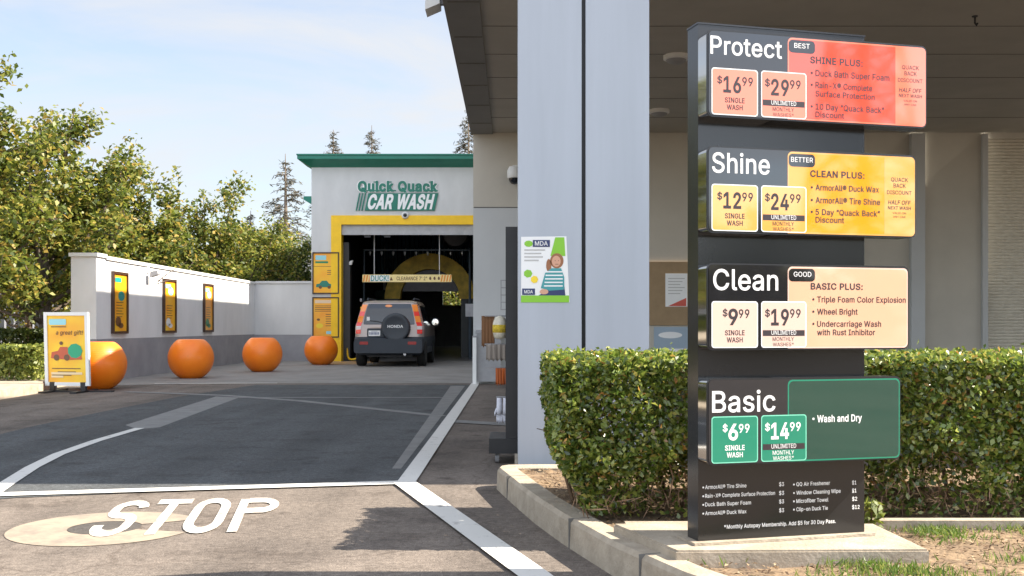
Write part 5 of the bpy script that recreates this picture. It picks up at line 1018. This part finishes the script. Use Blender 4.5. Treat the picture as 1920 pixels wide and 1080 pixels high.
for a, x1, yt, pr, px1, pyt in (('QQ Air Freshener',1556,904.5,'$1',1605.5,901.5),('Window Cleaning Wipe',1576,920.5,'$1',1605.5,916.5),('Microfiber Towel',1553,936,'$2',1607,932),('Clip-on Duck Tie',1552,951.5,'$12',1611.5,947.5)):
    TS(a, 1493, x1, yt, yt+7, .016, 1488.5); TS(pr, 1597.5, px1, pyt, pyt+7, .016)
TS('*Monthly Autopay Membership. Add $5 for 30 Day Pass.', 1357.6, 1566.7, 984.5, 991.5, .028)

# ================================================================== hedges
def hedge(name, label, x0, x1, y0, y1, z0, z1, n, leaf, mat, seed, taper=True, group=None, zb=.12):
    rng = np.random.default_rng(seed); root = thing(name, label, 'hedge', ((x0+x1)/2, (y0+y1)/2, zb), group)
    A = np.array([(x1-x0)*(z1-z0)*1.35, (x1-x0)*(y1-y0)*.8, (y1-y0)*(z1-z0)*1.5, (x1-x0)*(z1-z0)*.45, (y1-y0)*(z1-z0)*.6]); A /= A.sum()
    fc = rng.choice(5, n, p=A); a = rng.uniform(0, 1, n); b = rng.uniform(0, 1, n); dep = rng.exponential(.055, n)
    pos = np.zeros((n, 3)); nr = np.zeros((n, 3))
    for k in range(n):
        f_ = fc[k]; d = dep[k]
        if f_ == 0: p_ = (x0+a[k]*(x1-x0), y0+d, z0+b[k]*(z1-z0)); q = (0,-1,.5)
        elif f_ == 1: p_ = (x0+a[k]*(x1-x0), y0+b[k]*(y1-y0), z1-d); q = (0,-.1,1)
        elif f_ == 2: p_ = (x0+d, y0+a[k]*(y1-y0), z0+b[k]*(z1-z0)); q = (-1,0,.5)
        elif f_ == 3: p_ = (x0+a[k]*(x1-x0), y1-d, z0+b[k]*(z1-z0)); q = (0,1,.5)
        else: p_ = (x1-d, y0+a[k]*(y1-y0), z0+b[k]*(z1-z0)); q = (1,0,.5)
        v = Vector(p_); lump = mnoise.noise(v*4.5)*.07 + mnoise.noise(v*13)*.04
        px, py, pz = p_; px += q[0]*lump; py += q[1]*lump; pz += (lump*.6 if f_ == 1 else 0)
        if taper:
            t = max(0, (z0+.42*(z1-z0)-pz)); 
            if px < x0+.5: px += t*.55*(1-(px-x0)/.5)
            if py < y0+.4: py += t*.35*(1-(py-y0)/.4)
            gap = mnoise.noise(v*3.1+Vector((3,1,7)))
            if gap < -.12 and f_ == 0: py += .2*min(1, (-.12-gap)*5)
            if (gap < -.3 or t > .12) and rng.uniform() < .45: pz, py = z1-rng.uniform(0,.12), py+rng.uniform(0,.9)*(y1-py)
            if pz < z0+.12 and rng.uniform() < .5: pz = z0+.12+rng.uniform(0,.2)
        pos[k] = (px, py, pz); nr[k] = q
    nr = nr*.62 + rng.normal(size=(n, 3))*.85
    if taper:
        sh = rng.choice(n, 900, replace=False); pos[sh, 2] = z1+rng.exponential(.011, 900); pos[sh, 0] = rng.uniform(x0+.05, x1, 900); pos[sh, 1] = rng.uniform(y0+.03, y1, 900); nr[sh] = rng.normal(size=(900,3))
    leaf_mesh('foliage', pos, nr, leaf, leaf*.56, mat, rng, root)
    if taper:
        m_ = 5200; tp = np.stack([rng.uniform(x0+.1, x1, m_), y0+rng.uniform(.02,.24,m_), rng.uniform(z0+.02, z1-.06, m_)], 1)
        kp = np.array([mnoise.noise(Vector(q)*3.1+Vector((3,1,7))) < -.08 or q[2] < z0+.22 for q in tp]); tp = tp[kp]
        leaf_mesh('dry_twigs', tp, rng.normal(size=(len(tp),3)), .10, .006, leaf_mat('dry_twig', [(0,(.09,.05,.03)),(.6,(.22,.13,.075)),(1,(.34,.22,.13))], .8, 0), rng, root, along=rng.normal(size=(len(tp),3))+np.array([0,-.5,.9]))
    mb = MB(); nst = max(6, int((x1-x0)*9))
    for i in range(nst):
        x = x0+.15+(x1-x0-.3)*(i+rng.uniform(-.3,.3))/nst; y = rng.uniform(y0+.2, y1-.2); pp = [(x,y,zb-.02)]
        for j in range(1, 6): q = pp[-1]; pp.append((q[0]+rng.normal()*.05, q[1]+rng.normal()*.05, zb+(z1-.05-zb)*j/5))
        mb.tube(pp, [.014,.012,.010,.008,.006,.003], 5)
        for j in (2, 3, 4):
            for _ in range(3): q = pp[j]; mb.tube([q, (q[0]+rng.normal()*.05, q[1]-rng.uniform(0,.1), q[2]+.05), (q[0]+rng.normal()*.08, q[1]-rng.uniform(.02,.16), q[2]+.10)], [.005,.004,.002], 4)
    mb.build('stems', m_twig, root)
    return root
hedge('hedge', 'clipped glossy green hedge behind the menu sign', .20, 4.6, 5.02, 6.15, .14, .90, 125000, .035, m_hleaf, 3)
hedge('hedge', 'low sunlit clipped hedge behind the standing poster board', -17, -7.95, 17.8, 19.2, .16, .71, 34000, .085, m_hleaf2, 5, False, zb=.13)
hedge('hedge', 'darker farther hedge just below the low glazed building', -17.5, -9.2, 22.6, 23.8, .18, .98, 16000, .12, m_tleaf2, 6, False, zb=.16)

# ================================================================== trees
def tree(name, label, x, y, Ht, Rc, seed, nl, leaf, mat, group=None, low=.18, zb=.15, zmin=.3):
    rng = np.random.default_rng(seed); root = thing(name, label, 'tree', (x, y, zb), group); mb = MB()
    top = .42*Ht; mb.tube([(x,y,zb-.05),(x+.05,y,zb+top*.5),(x+.02,y+.05,zb+top)], [.13,.11,.08], 8); anchors = []
    nlimb = 15
    for i in range(nlimb):
        az = 2.4*i+rng.normal()*.25; fr = i/(nlimb-1); h0 = zb+top*(.3+.7*fr); rr_ = Rc*(1.0-.72*fr**1.5)*rng.uniform(.8,1.12); h1 = zb+Ht*(low+.14+(.86-low)*fr**.85)*rng.uniform(.9,1.06)
        p0 = Vector((x,y,h0)); p3 = Vector((x+rr_*math.cos(az), y+rr_*math.sin(az), h1)); p1 = p0.lerp(p3, .4)+Vector((0,0,-.12*Rc)); p2 = p0.lerp(p3, .75)+Vector((0,0,-.06*Rc))
        mb.tube([p0,p1,p2,p3], [.055,.04,.026,.01], 6, cap=False)
        pl_ = [p0,p1,p2,p3]
        for j in range(10):
            t = rng.uniform(.25, 1.0)*3; k = min(2, int(t)); b = pl_[k].lerp(pl_[k+1], t-k); d = Vector(rng.normal(size=3)); d.z = abs(d.z)*.9+.15; d.normalize(); d = d*Rc*rng.uniform(.14,.38)
            e = b+d; mb.tube([b, b.lerp(e,.5)+Vector((0,0,.03)), e], [.014,.01,.004], 4, cap=False); anchors.append((b, e))
    A = np.array([a for a, _ in anchors]); E = np.array([e for _, e in anchors]); wt = rng.uniform(.4, 1.6, len(A)); wt /= wt.sum()
    k = rng.choice(len(A), nl, p=wt); t = rng.uniform(.25, 1.1, nl)[:, None]; pos = A[k]+(E[k]-A[k])*t + rng.normal(size=(nl,3))*Rc*.062
    pos[:, 2] = np.maximum(pos[:, 2], zb+zmin+rng.uniform(0,.5,nl)*(zmin > .5))
    nr = rng.normal(size=(nl,3)); nr[:, 2] = np.abs(nr[:, 2])+.35
    if y > 19.5 and x < -8: ok = pos[:, 0] < -8.2; pos, nr = pos[ok], nr[ok]
    mb.build('trunk', m_bark, root, 0); leaf_mesh('crown', pos, nr, leaf, leaf*.6, mat, rng, root); return root
TL = 'broadleaf trees behind the long wall'
TR = [(-10.3,18.0,6.0,2.4,'nearest and tallest leafy tree, above the low clipped hedges'),(-10.2,23.2,5.7,2.4,'tall leafy tree directly behind the near end of the long wall'),(-10.4,29.3,5.4,2.3,'rounded leafy tree rising behind the middle poster on the long wall'),
      (-10.3,36.0,5.2,2.5,'leafy tree with pointed top behind the far poster of the long wall'),(-10.3,43.0,5.2,2.6,'smaller looking leafy tree between the far wall corner and conifer'),(-11.5,51,5.4,2.8,'farthest leafy tree of the row, below the bare conifer'),
      (-14.5,25,6.1,2.8,'leafy second row tree above the low clipped hedges'),(-15.0,33,5.4,2.9,'second row leafy tree half hidden above the near end of the long wall'),(-15.5,42,5.4,3.0,'second row leafy tree half hidden above the middle of the long wall')]
for i, (x, y, h_, r_, lb) in enumerate(TR): tree('broadleaf_tree', lb, x, y, h_, r_, 20+i, (22000,19000,16000,15000,14000,14000)[i] if i < 6 else 10000, (.125,.135,.15,.16,.16,.16)[i] if i < 6 else .17, m_tleaf, TL, zmin=1.2 if i in (0,6) else .3)
tree('bushy_tree', 'dense dark green bushy tree just beside the wash bay', -9.4, 45.5, 4.3, 1.9, 51, 11000, .16, m_tleaf2, None, .1)
tree('bushy_tree', 'dense yellow green bushy tree behind the short wall', -11.6, 46.5, 4.3, 2.0, 52, 9000, .18, m_tleaf, None, .1)
tree('garden_tree', 'sunlit tree seen through the far window of the bay', -3.3, 62, 5.0, 2.6, 53, 7000, .22, m_tleaf, None, .05, -.01)
def conifer(label, px, ytop, Y, Hw, seed, dens=1.0, droop=.25, group='tall conifers behind the wash building'):
    rng = np.random.default_rng(seed); x = (px-960)*Y/F; Ht = H+(HY-ytop)*Y/F; root = thing('conifer_tree', label, 'tree', (x, Y, -.01), group); mb = MB()
    mb.tube([(x,Y,-.05),(x+.05,Y,Ht*.5),(x,Y,Ht)], [.32,.2,.02], 8); pos, al = [], []
    z = Ht*.12
    while z < Ht-.3:
        fr = 1-z/Ht; ln = Hw*(fr**.75)*1.25
        for b in range(6):
            az = rng.uniform(0, 6.28); l_ = min(ln, Hw)*rng.uniform(.55,1.1); d = Vector((math.cos(az), math.sin(az), rng.normal()*.08+.05)); e = Vector((x,Y,z))+d*l_-Vector((0,0,droop*l_*.5))
            mid = Vector((x,Y,z))+d*l_*.5+Vector((0,0,.05*l_)); mb.tube([(x,Y,z),mid,e], [.04*fr+.012,.022,.006], 4, cap=False)
            for _ in range(int(l_*16*dens)):
                t = rng.uniform(.25,1.05); q = mid.lerp(e, t*2-1) if t > .5 else Vector((x,Y,z)).lerp(mid, t*2); pos.append(q+Vector(rng.normal(size=3))*.10); al.append((d.x+rng.normal()*.7, d.y+rng.normal()*.7, -.25))
        z += rng.uniform(.28,.5)
    mb.build('trunk', m_bark, root, 0); pos = np.array(pos); rng2 = np.random.default_rng(seed+1); leaf_mesh('crown', pos, rng2.normal(size=(len(pos),3)), .42, .09, m_needle, rng2, root, along=np.array(al))
conifer('bare brownish conifer beside the cornice of the wash bay', 535, 288, 80, 3.3, 61, .62, .22)
conifer('small conifer tip above the green cornice end, away from the lettering', 625, 243, 95, 3.6, 62, .7, .1)
conifer('small conifer tip above the lettering behind the cornice', 697, 235, 95, 3.6, 63, .7, .1)
conifer('drooping conifer tip beside the canopy edge', 878, 195, 95, 3.6, 64, .8, .5)
conifer('sparse pale conifer standing low behind the bare conifer', 470, 395, 95, 2.4, 65, .8, .3)

# ================================================================== grass, litter, weed
rng = np.random.default_rng(9); P_, N_, A_ = [], [], []
for x, y, r_, n in ((1751,1000,.12,300),(1881,988,.14,300),(1625,1066,.12,170),(1702,1078,.16,300),(1800,1012,.11,70),(1340,1052,.11,90),(1905,1055,.1,50),(1560,1085,.12,60),(1850,1095,.2,120),(1950,1000,.16,120)):
    c_ = G(x, y, .12)
    for _ in range(n):
        a = rng.normal(size=2)*r_*.5*np.array([1.3,.8]); h_ = rng.uniform(.02,.05)
        P_.append((c_.x+a[0], c_.y+a[1], .118+h_*.5)); A_.append((rng.normal()*.5, rng.normal()*.5, 1)); N_.append((rng.normal(), rng.normal()-.5, .2))
for _ in range(1600):
    x, y = rng.uniform(.75, 3.2), rng.uniform(3.2, 4.85)
    if mnoise.noise(Vector((x*3, y*3, 2))) < .33 or (.4 < x < 1.66 and 4.1 < y < 4.75): continue
    P_.append((x, y, .128)); A_.append((rng.normal()*.8, rng.normal()*.8, .8)); N_.append((rng.normal(), rng.normal()-.5, .3))
o = leaf_mesh('grass', np.array(P_), np.array(N_, dtype=float), .05, .006, m_grass, rng, None, .05, np.array(A_, dtype=float)); setp(o, 'sparse short grass tufts on the dry soil', 'grass', None, 'stuff')
P_, N_ = [], []
def inbed(x, y):
    for i in range(len(inn)-1):
        a, b = inn[i], inn[i+1]
        if min(a.y, b.y) <= y <= max(a.y, b.y) and abs(b.y-a.y) > 1e-4:
            if x > a.x+(b.x-a.x)*(y-a.y)/(b.y-a.y)+.02: return True
    return False
for _ in range(9000):
    x, y = rng.uniform(.0, 3.4), rng.uniform(3.0, 6.9)
    if not inbed(x, y) or (.44 < x < 1.65 and 4.13 < y < 4.74): continue
    P_.append((x, y, .128+rng.uniform(0,.006))); N_.append((rng.normal()*.35, rng.normal()*.35, 1))
o = leaf_mesh('leaf_litter', np.array(P_), np.array(N_), .026, .012, m_litter, rng, None, .2); setp(o, 'dry leaf litter and straw scattered on the bed', 'litter', None, 'stuff')
q = Vector((1.625, 4.82, .13)); root = thing('weed', 'small bright green weed at the right foot of the menu sign', 'plant', (q.x, q.y, .12)); rng = np.random.default_rng(12)
n = 60; a = rng.uniform(0, 6.28, n); pos = np.stack([q.x+.05*np.cos(a)*rng.uniform(.2,1,n), q.y+.05*np.sin(a)*rng.uniform(.2,1,n), .15+rng.uniform(0,.11,n)], 1); nr = rng.normal(size=(n,3))*.6+np.array([0,-.3,.8])
leaf_mesh('leaves', pos, nr, .055, .028, m_hleaf2, rng, root); mb = MB()
for k in range(6): mb.tube([(q.x,q.y,.11), tuple(pos[k*9])], .003, 4)
mb.build('stems', m_twig, root)

# ================================================================== what the glossy panels mirror, behind the camera
for i, (x, y, h_, r_) in enumerate(((18,-14,4.0,2.4),(24,-22,4.2,2.8),(30,-17,4.4,2.6),(17,-24,4.0,2.6),(36,-26,5.0,3.0),(10,-26,4.2,2.6))):
    tree('street_tree', 'leafy street tree across the road behind the viewer', x, y, h_, r_, 80+i, 3500, .3, m_tleaf, 'street trees across the road', .1, -.012)
D = Vector((.78, -.62, 0)).normalized()*75; root = thing('lattice_tower', 'tall steel lattice power tower across the road behind the viewer', 'tower', (D.x, D.y, 0)); mb = MB()
prev = None
for k in range(12):
    z = k*3.0; w_ = 3.4*(1-k/12)**1.1+.5; c4 = [Vector((D.x+sx_*w_, D.y+sy_*w_, z)) for sx_, sy_ in ((-1,-1),(1,-1),(1,1),(-1,1))]
    if prev:
        for i in range(4): mb.tube([prev[i], c4[i]], .26, 4); mb.tube([prev[i], c4[(i+1) % 4]], .15, 4); mb.tube([prev[(i+1) % 4], c4[i]], .15, 4)
    for i in range(4): mb.tube([c4[i], c4[(i+1) % 4]], .15, 4)
    prev = c4
m_tower = M('tower_steel', (.08,.08,.085), .6); mb.build('lattice', m_tower, root); mb = MB()
for z in (24, 28.5, 33): mb.tube([D+Vector((-6,4.8,z)), D+Vector((0,0,z+.8)), D+Vector((6,-4.8,z))], .16, 4)
mb.build('cross_arm', m_grey, root)
